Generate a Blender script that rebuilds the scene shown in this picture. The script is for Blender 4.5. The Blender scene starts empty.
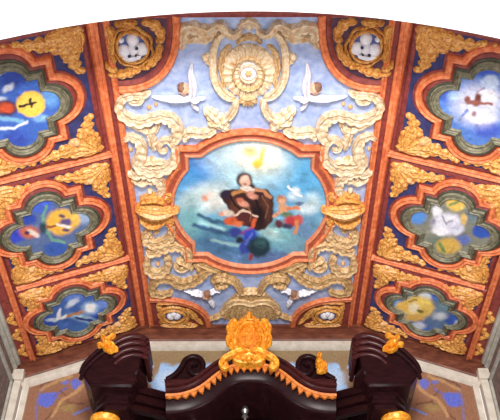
import bpy, bmesh, math, random
import numpy as np
from math import sin, cos, pi, sqrt, radians, atan2
from mathutils import Vector

random.seed(7)
rng = np.random.default_rng(7)
COL = bpy.context.scene.collection

# ------------------------------------------------------------------ measures
# lengths are in units of the ceiling's height above the eye, times S metres
S, EYE = 7.5, 1.6
FPX, TH, YAW, CX = 817.0, radians(44.52), 0.0037, 0.0035
XF, SL = 0.215, 0.3776                 # half width of flat ceiling, fall of the sloping sides
CS, SN = 1/sqrt(1+SL*SL), SL/sqrt(1+SL*SL)
XW, YW, YA = 0.458, 1.361, 0.55           # side wall, far wall, chancel arch
ZFLOOR = -EYE/S
ZEAVE = 1-SL*(XW-XF)


def W(p):
    return Vector((p[0]*S, p[1]*S, p[2]*S+EYE))


def ray(px, py):
    u = (px-250)/FPX
    v = (210-py)/FPX
    x, y, z = u, cos(TH)-v*sin(TH), sin(TH)+v*cos(TH)
    c, s = cos(YAW), sin(YAW)
    return (c*x-s*y, s*x+c*y, z)


class Surf:
    """A plane of the room: 3D point of (a, b, height above the surface), and of a line of sight."""
    def __init__(s, kind, sg=1, y=None):
        s.kind, s.sg, s.y = kind, sg, y

    def p(s, a, b, h=0.0):
        if s.kind == 'flat':
            return (a, b, 1-h)
        if s.kind == 'side':
            return (s.sg*(XF+a*CS-h*SN), b, 1-a*SN-h*CS)
        return (a, s.y-h, b)

    def w(s, a, b, h=0.0):
        return W(s.p(a, b, h))

    def at(s, px, py):
        r = ray(px, py)
        if s.kind == 'flat':
            t = 1/r[2]
            return (CX+r[0]*t, r[1]*t)
        if s.kind == 'side':
            t = (1+SL*XF-SL*s.sg*CX)/(r[2]+SL*s.sg*r[0])
            return ((s.sg*(CX+r[0]*t)-XF)/CS, r[1]*t)
        t = s.y/r[1]
        return (CX+r[0]*t, r[2]*t)

    def k(s, px, py):                    # size of one pixel there
        r = ray(px, py)
        if s.kind == 'flat':
            t = 1/r[2]
        elif s.kind == 'side':
            t = (1+SL*XF-SL*s.sg*CX)/(r[2]+SL*s.sg*r[0])
        else:
            t = s.y/r[1]
        return t/FPX


FLAT = Surf('flat')
LEFT, RIGHT = Surf('side', -1), Surf('side', 1)
BACK = Surf('wall', 1, YW)


def pix_of(P):
    """photo coordinates of an array of points in room units"""
    x, y, z = P[:, 0]-CX, P[:, 1], P[:, 2]
    c, s = cos(YAW), sin(YAW)
    x, y = c*x+s*y, -s*x+c*y
    d = y*cos(TH)+z*sin(TH)
    v = z*cos(TH)-y*sin(TH)
    return 250+FPX*x/d, 210-FPX*v/d


# ------------------------------------------------------------------ materials
def lin(c):
    c = np.asarray(c, float)/255.0
    return np.where(c <= 0.04045, c/12.92, ((c+0.055)/1.055)**2.4)


MATS = {}


def mat(name, c1, c2=None, scale=12, rough=0.6, metal=0.0, bump=0.15, bscale=60, c3=None, detail=5, stretch=None, spec=0.4):
    if name in MATS:
        return MATS[name]
    m = bpy.data.materials.new(name)
    m.use_nodes = True
    nt = m.node_tree
    n, l = nt.nodes, nt.links
    b = n['Principled BSDF']
    b.inputs['Roughness'].default_value = rough
    b.inputs['Metallic'].default_value = metal
    b.inputs['Specular IOR Level'].default_value = spec
    tc = n.new('ShaderNodeTexCoord')
    mp = n.new('ShaderNodeMapping')
    l.new(tc.outputs['Object'], mp.inputs['Vector'])
    if stretch:
        mp.inputs['Scale'].default_value = stretch
    nz = n.new('ShaderNodeTexNoise')
    nz.inputs['Scale'].default_value = scale
    nz.inputs['Detail'].default_value = detail
    nz.inputs['Roughness'].default_value = 0.65
    l.new(mp.outputs['Vector'], nz.inputs['Vector'])
    cr = n.new('ShaderNodeValToRGB')
    e = cr.color_ramp.elements
    c2 = c2 or c1
    e[0].position, e[1].position = 0.33, 0.67
    e[0].color = (*lin(c1), 1)
    e[1].color = (*lin(c2), 1)
    if c3:
        k = e.new(0.5)
        k.color = (*lin(c3), 1)
    l.new(nz.outputs['Fac'], cr.inputs['Fac'])
    l.new(cr.outputs['Color'], b.inputs['Base Color'])
    if bump:
        nb = n.new('ShaderNodeTexNoise')
        nb.inputs['Scale'].default_value = bscale
        nb.inputs['Detail'].default_value = 3
        l.new(mp.outputs['Vector'], nb.inputs['Vector'])
        bp = n.new('ShaderNodeBump')
        bp.inputs['Strength'].default_value = bump
        bp.inputs['Distance'].default_value = 0.01
        l.new(nb.outputs['Fac'], bp.inputs['Height'])
        l.new(bp.outputs['Normal'], b.inputs['Normal'])
    MATS[name] = m
    return m


def paint_mat(name, rough=0.7):
    m = bpy.data.materials.new(name)
    m.use_nodes = True
    n, l = m.node_tree.nodes, m.node_tree.links
    b = n['Principled BSDF']
    b.inputs['Roughness'].default_value = rough
    b.inputs['Specular IOR Level'].default_value = 0.2
    at = n.new('ShaderNodeAttribute')
    at.attribute_name = 'Pigment'
    tc = n.new('ShaderNodeTexCoord')
    nz = n.new('ShaderNodeTexNoise')
    nz.inputs['Scale'].default_value = 30
    nz.inputs['Detail'].default_value = 6
    l.new(tc.outputs['Object'], nz.inputs['Vector'])
    mr = n.new('ShaderNodeMapRange')
    mr.inputs['From Min'].default_value, mr.inputs['From Max'].default_value = 0.3, 0.7
    mr.inputs['To Min'].default_value, mr.inputs['To Max'].default_value = 0.86, 1.12
    l.new(nz.outputs['Fac'], mr.inputs['Value'])
    mx = n.new('ShaderNodeVectorMath')
    mx.operation = 'SCALE'
    l.new(at.outputs['Color'], mx.inputs[0])
    l.new(mr.outputs['Result'], mx.inputs['Scale'])
    l.new(mx.outputs['Vector'], b.inputs['Base Color'])
    return m


M = dict(
    plaster=mat('white_plaster', (238, 238, 240), (246, 246, 248), 3, 0.85, bump=0.05),
    stone=mat('pale_stone', (196, 186, 172), (222, 214, 202), 9, 0.8, bump=0.1),
    greystone=mat('grey_stone', (150, 150, 140), (186, 184, 174), 9, 0.8, bump=0.1),
    sidewall=mat('mauve_wall', (96, 82, 84), (140, 122, 112), 14, 0.85),
    floor=mat('floor_tile', (170, 150, 130), (196, 178, 158), 4, 0.6),
    field=mat('blue_field', (136, 156, 204), (184, 196, 226), 9, 0.75, bump=0.05, c3=(160, 176, 215), detail=8),
    navy=mat('navy_ground', (34, 36, 78), (58, 60, 112), 10, 0.7, bump=0.05),
    orange=mat('orange_wood', (190, 92, 54), (236, 152, 104), 16, 0.5, bump=0.1, c3=(216, 118, 72)),
    brown=mat('brown_wood', (86, 42, 30), (136, 80, 56), 14, 0.5, bump=0.1, c3=(108, 58, 40), stretch=(.35, 1, 1)),
    maroon=mat('maroon_wood', (108, 40, 40), (150, 70, 62), 16, 0.5, bump=0.1),
    rim=mat('grey_green_rim', (80, 80, 62), (142, 136, 112), 20, 0.55, bump=0.1),
    rimdark=mat('dark_green_rim', (46, 50, 40), (82, 84, 66), 20, 0.55, bump=0.1),
    cream=mat('cream_gilding', (196, 150, 104), (232, 219, 198), 20, 0.6, bump=0.3, bscale=45, c3=(216, 194, 160)),
    creamgold=mat('cream_gold_gilding', (176, 122, 72), (230, 206, 166), 24, 0.5, bump=0.3, bscale=45, c3=(206, 172, 124)),
    ochre=mat('ochre_gilding', (150, 104, 60), (216, 188, 138), 24, 0.5, bump=0.3, bscale=45, c3=(190, 152, 102)),
    gold=mat('warm_gilding', (160, 84, 34), (240, 196, 112), 34, 0.42, bump=0.3, bscale=60, c3=(212, 148, 72), spec=0.6),  # mottle puts orange shadows and yellow highlights into the gilding colour
    leafgold=mat('bright_gold_leaf', (190, 100, 16), (252, 200, 84), 22, 0.34, 0.2, bump=0.4, bscale=40, c3=(228, 150, 38), spec=0.7),
    bud=mat('tan_bud', (204, 140, 80), (226, 184, 132), 20, 0.5, bump=0.2),
    white=mat('white_paint', (214, 214, 226), (242, 240, 244), 16, 0.6, bump=0.15),
    flesh=mat('painted_flesh', (206, 152, 124), (226, 184, 158), 16, 0.6, bump=0.05),
    hair=mat('painted_hair', (116, 80, 60), (150, 110, 84), 30, 0.7, bump=0.3),
    dot=mat('dark_dot', (40, 40, 60), (60, 60, 80), 16, 0.6),
    ovalblue=mat('oval_blue', (52, 62, 120), (96, 108, 160), 14, 0.7),
    wood=mat('dark_polished_wood', (24, 8, 11), (44, 18, 20), 9, 0.3, bump=0.06, c3=(32, 12, 15), stretch=(1, 1, 5), spec=0.12),
    woodred=mat('red_polished_wood', (42, 15, 18), (70, 30, 30), 9, 0.28, bump=0.06, stretch=(1, 1, 5), spec=0.2),
    fringe=mat('gilt_fringe', (170, 88, 30), (214, 130, 58), 24, 0.45, bump=0.2),
    silver=mat('silver', (150, 150, 150), (200, 200, 200), 20, 0.25, 0.9, bump=0.05),
    paint=paint_mat('painted_panel'),
    mural=paint_mat('painted_wall', 0.85),
)


# ------------------------------------------------------------------ scene bookkeeping
def tag(o, label=None, cat=None, group=None, kind=None):
    if label:
        o['label'] = label
    if cat:
        o['category'] = cat
    if group:
        o['group'] = group
    if kind:
        o['kind'] = kind
    return o


def thing(name, loc, label, cat, group=None):
    o = bpy.data.objects.new(name, None)
    COL.objects.link(o)
    o.location = loc
    o.empty_display_size = 0.1
    return tag(o, label, cat, group)


class MB:
    def __init__(s):
        s.v, s.f = [], []

    def add(s, vs, fs):
        o = len(s.v)
        s.v += [tuple(v) for v in vs]
        s.f += [tuple(i+o for i in f) for f in fs]
        return s

    def build(s, name, material, parent=None, angle=40, loc=None, label=None, flat=False):
        vs = np.array(s.v, float)
        if parent is not None:
            base = np.zeros(3)
            q = parent
            while q is not None:
                base += np.array(q.location)
                q = q.parent
        else:
            base = np.array(loc) if loc is not None else np.array([(vs[:, 0].min()+vs[:, 0].max())/2, (vs[:, 1].min()+vs[:, 1].max())/2, vs[:, 2].min()])
        me = bpy.data.meshes.new(name)
        me.from_pydata([tuple(v-base) for v in vs], [], s.f)
        bm = bmesh.new()
        bm.from_mesh(me)
        bmesh.ops.recalc_face_normals(bm, faces=bm.faces)
        bm.to_mesh(me)
        bm.free()
        me.materials.append(material)
        if not flat:
            me.polygons.foreach_set('use_smooth', [True]*len(me.polygons))
            me.set_sharp_from_angle(angle=radians(angle))
        o = bpy.data.objects.new(name, me)
        COL.objects.link(o)
        if parent is not None:
            o.parent = parent
        else:
            o.location = base
        if label:
            o['label'] = label
        return o


def box(m, lo, hi):
    (x0, y0, z0), (x1, y1, z1) = lo, hi
    vs = [W(p) for p in ((x0, y0, z0), (x1, y0, z0), (x1, y1, z0), (x0, y1, z0), (x0, y0, z1), (x1, y0, z1), (x1, y1, z1), (x0, y1, z1))]
    return m.add(vs, [(0, 3, 2, 1), (4, 5, 6, 7), (0, 1, 5, 4), (1, 2, 6, 5), (2, 3, 7, 6), (3, 0, 4, 7)])


# ------------------------------------------------------------------ shapes lying on a surface
def offset_path(path, d, closed):
    n = len(path)
    out = []
    for i in range(n):
        p = path[i]
        a = path[(i-1) % n] if (closed or i > 0) else None
        b = path[(i+1) % n] if (closed or i < n-1) else None
        ds = []
        if a is not None:
            ds.append(np.array(p)-np.array(a))
        if b is not None:
            ds.append(np.array(b)-np.array(p))
        ns = []
        for e in ds:
            L = np.hypot(*e) or 1e-9
            ns.append(np.array((-e[1], e[0]))/L)
        if len(ns) == 1:
            nn, k = ns[0], 1.0
        else:
            nn = ns[0]+ns[1]
            L = np.hypot(*nn)
            if L < 1e-6:
                nn, k = ns[0], 1.0
            else:
                nn = nn/L
                k = 1/max(0.45, float(nn @ ns[0]))
        out.append((p[0]+nn[0]*d*k, p[1]+nn[1]*d*k))
    return out


def molding(m, sf, path, profile, closed=True):
    """profile of (offset to the left of the path, height)"""
    rows = [[sf.w(a, b, h) for a, b in offset_path(path, d, closed)] for d, h in profile]
    n = len(path)
    fs = []
    for r in range(len(rows)-1):
        for i in range(n if closed else n-1):
            j = (i+1) % n
            fs.append((r*n+i, r*n+j, (r+1)*n+j, (r+1)*n+i))
    if not closed:
        fs.append(tuple(r*n for r in range(len(rows))))
        fs.append(tuple(r*n+n-1 for r in range(len(rows)))[::-1])
    return m.add([v for r in rows for v in r], fs)


def loft(m, sf, p0, p1, profile):
    """closed band between two outlines of equal length: profile of (share of the way, height)"""
    rows = [[sf.w(a[0]*(1-t)+b[0]*t, a[1]*(1-t)+b[1]*t, h) for a, b in zip(p0, p1)] for t, h in profile]
    n = len(p0)
    fs = [(r*n+i, r*n+(i+1) % n, (r+1)*n+(i+1) % n, (r+1)*n+i) for r in range(len(rows)-1) for i in range(n)]
    return m.add([v for r in rows for v in r], fs)


def plate(m, sf, poly, h0, h1, inset=0.0):
    n = len(poly)
    cx = sum(p[0] for p in poly)/n
    cy = sum(p[1] for p in poly)/n
    top = poly if not inset else offset_path(poly, inset, True)
    vs = [sf.w(a, b, h0) for a, b in poly]+[sf.w(a, b, h1) for a, b in top]+[sf.w(cx, cy, h1)]
    fs = [(i, (i+1) % n, n+(i+1) % n, n+i) for i in range(n)]+[(n+i, n+(i+1) % n, 2*n) for i in range(n)]
    return m.add(vs, fs)


def dome(m, sf, c, rx, ry, h, rot=0.0, base=0.0, nu=16, nv=6, lobes=0, depth=0.2, power=1.0):
    vs = []
    for j in range(nv):
        t = (pi/2)*j/nv
        for i in range(nu):
            u = 2*pi*i/nu
            r = cos(t)*(1-depth+depth*abs(cos(lobes*u/2)) if lobes else 1)
            x, y = rx*r*cos(u), ry*r*sin(u)
            vs.append(sf.w(c[0]+x*cos(rot)-y*sin(rot), c[1]+x*sin(rot)+y*cos(rot), base+h*sin(t)**power))
    vs.append(sf.w(c[0], c[1], base+h))
    fs = []
    for j in range(nv-1):
        for i in range(nu):
            k = (i+1) % nu
            fs.append((j*nu+i, j*nu+k, (j+1)*nu+k, (j+1)*nu+i))
    for i in range(nu):
        fs.append(((nv-1)*nu+i, (nv-1)*nu+(i+1) % nu, nv*nu))
    return m.add(vs, fs)


def ring(m, sf, c, rx, ry, w, h, rot=0.0, base=0.0, n=32, lobes=0, depth=0.15):
    path = []
    for i in range(n):
        u = 2*pi*i/n
        k = 1+(depth*abs(sin(lobes*u/2)) if lobes else 0)
        x, y = rx*k*cos(u), ry*k*sin(u)
        path.append((c[0]+x*cos(rot)-y*sin(rot), c[1]+x*sin(rot)+y*cos(rot)))
    prof = [(w*0.5*cos(t), base+h*sin(t)) for t in np.linspace(0, pi, 7)]
    return molding(m, sf, path, prof)


def spline(pts, step=6):
    P = np.array(pts, float)
    P = np.vstack([2*P[0]-P[1], P, 2*P[-1]-P[-2]])
    out = []
    for i in range(1, len(P)-2):
        for k in range(step):
            t = k/step
            a, b, c, d = P[i-1], P[i], P[i+1], P[i+2]
            out.append(0.5*((2*b)+(c-a)*t+(2*a-5*b+4*c-d)*t*t+(3*b-a-3*c+d)*t**3))
    out.append(P[-2])
    return np.array(out)


PROF = [(-1, 0), (-0.98, .6), (-0.84, .9), (-0.66, .85), (-0.42, .72), (-0.18, .76), (0, .8), (0.18, .77), (0.42, .74), (0.66, .92), (0.84, 1.0), (0.98, .65), (1, 0)]
LEAFP = [(-1, 0), (-0.9, .35), (-0.65, .7), (-0.4, .62), (-0.2, .8), (0, 1.0), (0.2, .8), (0.4, .62), (0.65, .7), (0.9, .35), (1, 0)]


def ribbon(m, sf, pts, h, base=0.0, lobes=0, depth=0.35, side=0, prof=PROF, step=6, hk=1.0):
    """carved band along pts (a, b, full width) with scalloped edge on one side (1, -1) or both (0)"""
    C = spline(pts, step)
    n = len(C)
    wmax = max(p[2] for p in pts)
    seg = np.hypot(*(np.diff(C[:, :2], axis=0).T))
    arc = np.concatenate([[0], np.cumsum(seg)])
    T = np.gradient(C[:, :2], axis=0)
    T /= (np.hypot(T[:, 0], T[:, 1])[:, None]+1e-12)
    N = np.stack([-T[:, 1], T[:, 0]], 1)
    vs = []
    for i in range(n):
        w = max(C[i, 2], 0.02*wmax)*0.5
        e = min(arc[i], arc[-1]-arc[i])
        rnd = sqrt(max(0.02, 1-max(0, 1-e/(w+1e-9))**2))
        k = abs(sin(pi*lobes*arc[i]/arc[-1])) if lobes else 1.0
        wl = w*rnd*((1+depth*(k-0.6)) if lobes and side >= 0 else 1)
        wr = w*rnd*((1+depth*(k-0.6)) if lobes and side <= 0 else 1)
        hh = h*(0.45+0.55*min(1.3, C[i, 2]/wmax))*(0.35+0.65*rnd)*hk
        hh *= (0.86+0.2*k) if lobes else 1
        for t, q in prof:
            d = t*(wl if t > 0 else wr)
            vs.append(sf.w(C[i, 0]+N[i, 0]*d, C[i, 1]+N[i, 1]*d, base+hh*q))
    L = len(prof)
    fs = []
    for i in range(n-1):
        for j in range(L-1):
            fs.append((i*L+j, i*L+j+1, (i+1)*L+j+1, (i+1)*L+j))
    fs.append(tuple(range(L)))
    fs.append(tuple((n-1)*L+j for j in range(L))[::-1])
    return m.add(vs, fs)


def inside(poly, X, Y):
    r = np.zeros(X.shape, bool)
    n = len(poly)
    for i in range(n):
        x0, y0 = poly[i]
        x1, y1 = poly[(i+1) % n]
        c = ((y0 > Y) != (y1 > Y)) & (X < (x1-x0)*(Y-y0)/((y1-y0) or 1e-12)+x0)
        r ^= c
    return r


def wob(X, Y, f, a):
    return a*(np.sin(X*f+1.3*np.sin(Y*f*.7+2))+0.6*np.sin(Y*f*1.9+X*f*.6+1)), a*(np.sin(Y*f*1.1+1.7*np.sin(X*f*.8))+0.6*np.sin(X*f*1.7-Y*f*.5+4))


def brush(X, Y, base, strokes, jitter=0.035, wobble=0.4, gain=1.0):
    """pigment at each point of a hand-painted picture: layered ellipses, lines and polygons with soft edges"""
    C = np.tile(lin(base), (len(X), 1))
    dx, dy = wob(X, Y, 0.45, wobble)
    X2, Y2 = X+dx, Y+dy
    for s in strokes:
        if s[0] == 'x':                           # a stroke that deepens or lightens what lies under it
            _, fac, cx, cy, rx, ry, ang = s
            a = radians(ang)
            u = (X2-cx)*cos(a)+(Y2-cy)*sin(a)
            v = -(X2-cx)*sin(a)+(Y2-cy)*cos(a)
            al = np.exp(-((u/rx)**2+(v/ry)**2)*1.2)[:, None]
            C = C*(1+(np.asarray(fac)-1)*al)
            continue
        k, col, soft = s[0], lin(s[1]), s[2]
        if k == 'e':
            cx, cy, rx, ry = s[3:7]
            a = radians(s[7]) if len(s) > 7 else 0
            u = (X2-cx)*cos(a)+(Y2-cy)*sin(a)
            v = -(X2-cx)*sin(a)+(Y2-cy)*cos(a)
            d = np.sqrt((u/rx)**2+(v/ry)**2)
            al = np.clip((1+soft-d)/(2*soft), 0, 1)
        elif k == 'l':
            w = s[3]
            pts = s[4]
            d = np.full(len(X), 1e9)
            for (x0, y0), (x1, y1) in zip(pts[:-1], pts[1:]):
                ex, ey = x1-x0, y1-y0
                t = np.clip(((X2-x0)*ex+(Y2-y0)*ey)/(ex*ex+ey*ey+1e-9), 0, 1)
                d = np.minimum(d, np.hypot(X2-x0-t*ex, Y2-y0-t*ey))
            al = np.clip((w*(1+soft)-d)/(2*soft*w), 0, 1)
        else:
            poly = s[3]
            ins = inside(poly, X2, Y2)
            d = np.full(len(X), 1e9)
            for i in range(len(poly)):
                (x0, y0), (x1, y1) = poly[i], poly[(i+1) % len(poly)]
                ex, ey = x1-x0, y1-y0
                t = np.clip(((X2-x0)*ex+(Y2-y0)*ey)/(ex*ex+ey*ey+1e-9), 0, 1)
                d = np.minimum(d, np.hypot(X2-x0-t*ex, Y2-y0-t*ey))
            d = np.where(ins, d, -d)
            al = np.clip((d+soft)/(2*soft), 0, 1)
        al = (al*al*(3-2*al))[:, None]
        C = C*(1-al)+col*al
    C = C*(1+jitter*rng.standard_normal((len(X), 1)))+0.4*jitter*C*rng.standard_normal((len(X), 3))
    return np.clip(C*gain, 0.003, 0.92)


def picture(name, sf, poly, h, base, strokes, parent=None, material=None, step=0.0016, gain=1.0, jitter=0.035, wobble=0.4, loc=None):
    xs = [p[0] for p in poly]
    ys = [p[1] for p in poly]
    nx = int((max(xs)-min(xs))/step)+2
    ny = int((max(ys)-min(ys))/step)+2
    gx = np.linspace(min(xs), max(xs), nx)
    gy = np.linspace(min(ys), max(ys), ny)
    A, B = np.meshgrid(gx, gy)
    mx, my = (A[:-1, :-1]+A[1:, 1:])/2, (B[:-1, :-1]+B[1:, 1:])/2
    keep = inside(poly, mx.ravel(), my.ravel()).reshape(mx.shape)
    used = np.zeros(A.shape, bool)
    used[:-1, :-1] |= keep
    used[1:, :-1] |= keep
    used[:-1, 1:] |= keep
    used[1:, 1:] |= keep
    idx = -np.ones(A.shape, int)
    idx[used] = np.arange(used.sum())
    pa, pb = A[used], B[used]
    P = np.array([sf.p(a, b, h) for a, b in zip(pa, pb)])
    X, Y = pix_of(P)
    colr = brush(X, Y, base, strokes, jitter, wobble, gain)
    jj, ii = np.nonzero(keep)
    faces = [(idx[j, i], idx[j, i+1], idx[j+1, i+1], idx[j+1, i]) for j, i in zip(jj, ii)]
    m = MB().add([W(p) for p in P], faces)
    o = m.build(name, material or M['paint'], parent, flat=True, loc=loc)
    at = o.data.color_attributes.new('Pigment', 'FLOAT_COLOR', 'POINT')
    buf = np.ones((len(P), 4), np.float32)
    buf[:, :3] = colr
    at.data.foreach_set('color', buf.ravel())
    return o


def arcpts(c, rx, ry, a0, a1, n):
    return [(c[0]+rx*cos(a0+(a1-a0)*i/n), c[1]+ry*sin(a0+(a1-a0)*i/n)) for i in range(n+1)]


def barbed(c, qx, qy, gx, gy, ex, ey, n=12):
    """barbed quatrefoil: corners at (qx, qy), lobes with half chords gx, gy reaching out to ex, ey; anticlockwise"""
    def lobe(p0, p1, sag):                       # circular arc bulging to the right of p0->p1
        p0, p1 = np.array(p0), np.array(p1)
        half = np.hypot(*(p1-p0))/2
        mid = (p0+p1)/2
        d = (p1-p0)/(2*half)
        out = np.array((d[1], -d[0]))
        R = (half*half+sag*sag)/(2*sag)
        cc = mid+out*(sag-R)
        a = math.asin(min(1, half/R))
        if sag > half:
            a = pi-a
        res = []
        for i in range(n+1):
            t = -a+2*a*i/n
            res.append(tuple(cc+R*(out*cos(t)+d*sin(t))))
        return res
    P = []
    P += lobe((-gx, -qy), (gx, -qy), ey-qy)+[(qx, -qy)]
    P += lobe((qx, -gy), (qx, gy), ex-qx)+[(qx, qy)]
    P += lobe((gx, qy), (-gx, qy), ey-qy)+[(-qx, qy)]
    P += lobe((-qx, gy), (-qx, -gy), ex-qx)+[(-qx, -qy)]
    return [(c[0]+x, c[1]+y) for x, y in P]


def rect(x0, y0, x1, y1):
    return [(x0, y0), (x1, y0), (x1, y1), (x0, y1)]

# =================================================================== THE ROOM
def struct(name, m, material, **k):
    return tag(m.build(name, material, **k), kind='structure')


WD = struct('floor', box(MB(), (-1.0, -0.9, ZFLOOR-.02), (1.0, YW+.05, ZFLOOR)), M['floor'])
struct('wall_left', box(MB(), (-XW-.04, YA-.02, ZFLOOR), (-XW, YW, ZEAVE+.004)), M['sidewall'])
struct('wall_right', box(MB(), (XW, YA-.02, ZFLOOR), (XW+.04, YW, ZEAVE+.004)), M['sidewall'])
struct('wall_back', box(MB(), (-XW-.04, YW, ZFLOOR), (XW+.04, YW+.03, 1.03)), M['plaster'])


def arch_wall(y0, y1, R, name, outer=1.0, top=1.15):
    zc, hw = 0.887-0.749, 0.425
    a = math.asin(hw/R)
    arc = [(R*sin(t), zc+R*cos(t)) for t in np.linspace(-a, a, 49)]
    inner = [(-hw, ZFLOOR)]+arc+[(hw, ZFLOOR)]
    outl = [(-outer, ZFLOOR)]+[(-outer+2*outer*i/48, top) for i in range(49)]+[(outer, ZFLOOR)]
    n = len(inner)
    vs = [W((x, y0, z)) for x, z in inner]+[W((x, y0, z)) for x, z in outl]+[W((x, y1, z)) for x, z in inner]+[W((x, y1, z)) for x, z in outl]
    fs = []
    for i in range(n-1):
        fs += [(i, i+1, n+i+1, n+i), (2*n+i, 3*n+i, 3*n+i+1, 2*n+i+1), (i, 2*n+i, 2*n+i+1, i+1), (n+i, n+i+1, 3*n+i+1, 3*n+i)]
    m = MB().add(vs, fs)
    return struct(name, m, M['plaster'], angle=25)


arch_wall(0.40, YA-.022, 0.757, 'wall_front')
arch_wall(YA-.022, YA, 0.749, 'trim_1')             # plain archivolt band

m = MB()
plate(m, FLAT, rect(-XF, YA-.03, XF, YW+.01), -.02, 0)
struct('ceiling', m, M['field'])
for sf, nm in ((LEFT, 'ceiling_left'), (RIGHT, 'ceiling_right')):
    m = MB()
    plate(m, sf, rect(0, YA-.03, .285, YW+.01), -.02, 0)
    struct(nm, m, M['maroon'])

# long mouldings on both sides of the fold, the outer border, the cross rails
ORNP = [(-.0052, 0), (-.0050, .004), (-.0034, .0064), (-.0016, .0056), (-.0008, .0046), (.0012, .0064), (.003, .0074), (.0046, .006), (.0052, 0)]


def strip(sf, path, material, name, prof=ORNP, scale=1.0, closed=False):
    m = MB()
    molding(m, sf, path, [(d*scale, h) for d, h in prof], closed)
    return struct(name, m, material)


NEAR = 0.612
k = 2
for sg in (-1, 1):
    strip(FLAT, [(sg*.2018, NEAR), (sg*.2018, 1.357)], M['orange'], f'trim_{k}')
    k += 1
    m = MB()
    plate(m, FLAT, rect(min(sg*.206, sg*(XF+.0004)), NEAR, max(sg*.206, sg*(XF+.0004)), 1.357), 0, .0022)
    struct(f'trim_{k}', m, M['maroon'])
    k += 1
    sf = LEFT if sg < 0 else RIGHT
    m = MB()
    RAIL = [(-1, 0), (-.98, .7), (-.8, 1), (-.62, .82), (-.5, .62), (-.1, .7), (.1, .9), (.25, .72), (.5, .75), (.8, 1), (.98, .7), (1, 0)]
    ribbon(m, sf, [(.0088, NEAR-.01, .0166), (.0078, .75, .0146), (.0066, .87, .0122), (.0058, 1.0, .0108), (.0056, 1.2, .0106), (.0056, 1.358, .0106)], .0075, prof=RAIL, step=8)
    struct(f'trim_{k}', m, M['orange'])
    k += 1
    strip(sf, [(.2295, NEAR), (.2295, 1.357)], M['orange'], f'trim_{k}', scale=1.15)
    k += 1
    for y in (0.880, 1.135):
        strip(sf, [(.0104, y), (.217, y)], M['orange'], f'trim_{k}', scale=1.0)
        k += 1
    strip(sf, [(0, 1.352), (.256, 1.352)], M['brown'], f'trim_{k}', scale=0.9)
    k += 1
    strip(sf, [(0, .618), (.256, .618)], M['orange'], f'trim_{k}', scale=1.0)
    k += 1
strip(FLAT, [(-XF, 1.3535), (XF, 1.3535)], M['brown'], f'trim_{k}', scale=1.0)
k += 1
strip(FLAT, [(-XF, .616), (XF, .616)], M['maroon'], f'trim_{k}', scale=2.2)
k += 1

# frieze and white cornice follow the ceiling down both sides on the far wall
prof_line = [(-XW, ZEAVE-.001), (-XF, .999), (XF, .999), (XW, ZEAVE-.001)]
m = MB()
molding(m, BACK, prof_line, [(0, 0), (0, .014), (-.005, .014), (-.007, .008), (-.017, .008), (-.019, .011), (-.021, .008), (-.031, .007), (-.034, .011), (-.037, .009), (-.037, 0)], False)
struct(f'trim_{k}', m, M['brown'])
k += 1
m = MB()
molding(m, BACK, prof_line, [(-.037, 0), (-.037, .006), (-.040, .012), (-.050, .013), (-.055, .008), (-.057, 0)], False)
struct(f'trim_{k}', m, M['stone'])
k += 1
for sg in (-1, 1):
    # border strip and corner pilaster
    m = MB()
    box(m, (min(sg*.425, sg*.436), YW-.008, ZFLOOR), (max(sg*.425, sg*.436), YW, ZEAVE-.04))
    struct(f'trim_{k}', m, M['stone'])
    k += 1
    m = MB()
    box(m, (min(sg*.440, sg*.458), YW-.018, ZFLOOR), (max(sg*.440, sg*.458), YW, ZEAVE-.045))
    box(m, (min(sg*.436, sg*.458), YW-.024, ZEAVE-.045), (max(sg*.436, sg*.458), YW, ZEAVE-.032))
    box(m, (min(sg*.438, sg*.458), YW-.021, ZEAVE-.032), (max(sg*.438, sg*.458), YW, ZEAVE-.02))
    struct(f'trim_{k}', m, M['stone'])
    k += 1
    # eave cornice of the side wall
    SW = [(0, 0), (.004, 0), (.009, -.004), (.010, -.012), (.006, -.016), (.006, -.021), (0, -.026)]
    vs, fs = [], []
    for y in (YA, YW-.02):
        for d, z in SW:
            vs.append(W((sg*(XW-d), y, ZEAVE+.004+z)))
    n = len(SW)
    for i in range(n-1):
        fs.append((i, i+1, n+i+1, n+i))
    m = MB().add(vs, fs)
    struct(f'trim_{k}', m, M['greystone'])
    k += 1
    # raised panel border on the side wall
    for (y0, z0, y1, z1) in ((1.335, .3, 1.341, ZEAVE-.045), (1.0, ZEAVE-.051, 1.341, ZEAVE-.045)):
        m = MB()
        box(m, (min(sg*(XW-.005), sg*XW), y0, z0), (max(sg*(XW-.005), sg*XW), y1, z1))
        struct(f'trim_{k}', m, M['greystone'])
        k += 1

# =================================================================== SIDE COFFERS
BL, YE = (66, 98, 178), (235, 182, 78)
PIC = {}
PIC['L0'] = ((64, 100, 182), [
    ('e', (100, 152, 215), .5, 50, 97, 9, 10), ('e', (52, 74, 160), .6, 12, 78, 16, 8), ('e', (56, 78, 165), .5, 16, 140, 13, 9),
    ('l', (205, 215, 232), .6, 1.6, [(0, 74), (5, 71)]), ('e', (205, 212, 228), .5, 8, 88, 6, 3, -35), ('e', (196, 206, 226), .6, 2, 99, 4, 2.5),
    ('l', (120, 170, 205), .6, 2, [(0, 118), (22, 121)]), ('l', (206, 216, 226), .6, 1.5, [(0, 129), (14, 128), (27, 122)]), ('e', (120, 165, 215), .5, 40, 118, 8, 4),
    ('e', (70, 44, 52), .4, 6, 108, 12, 8), ('e', (190, 78, 48), .4, 6, 108, 8, 5),
    ('e', (236, 190, 74), .12, 31, 104, 14.5, 13), ('e', (244, 204, 96), .6, 30, 103, 9, 8),
    ('l', (40, 36, 40), .4, 1.2, [(20, 106.5), (35, 103)]), ('l', (40, 36, 40), .4, 1.3, [(30.5, 99), (32, 107)]), ('e', (40, 36, 40), .4, 33, 103, 2.2, 1.5)])
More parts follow.
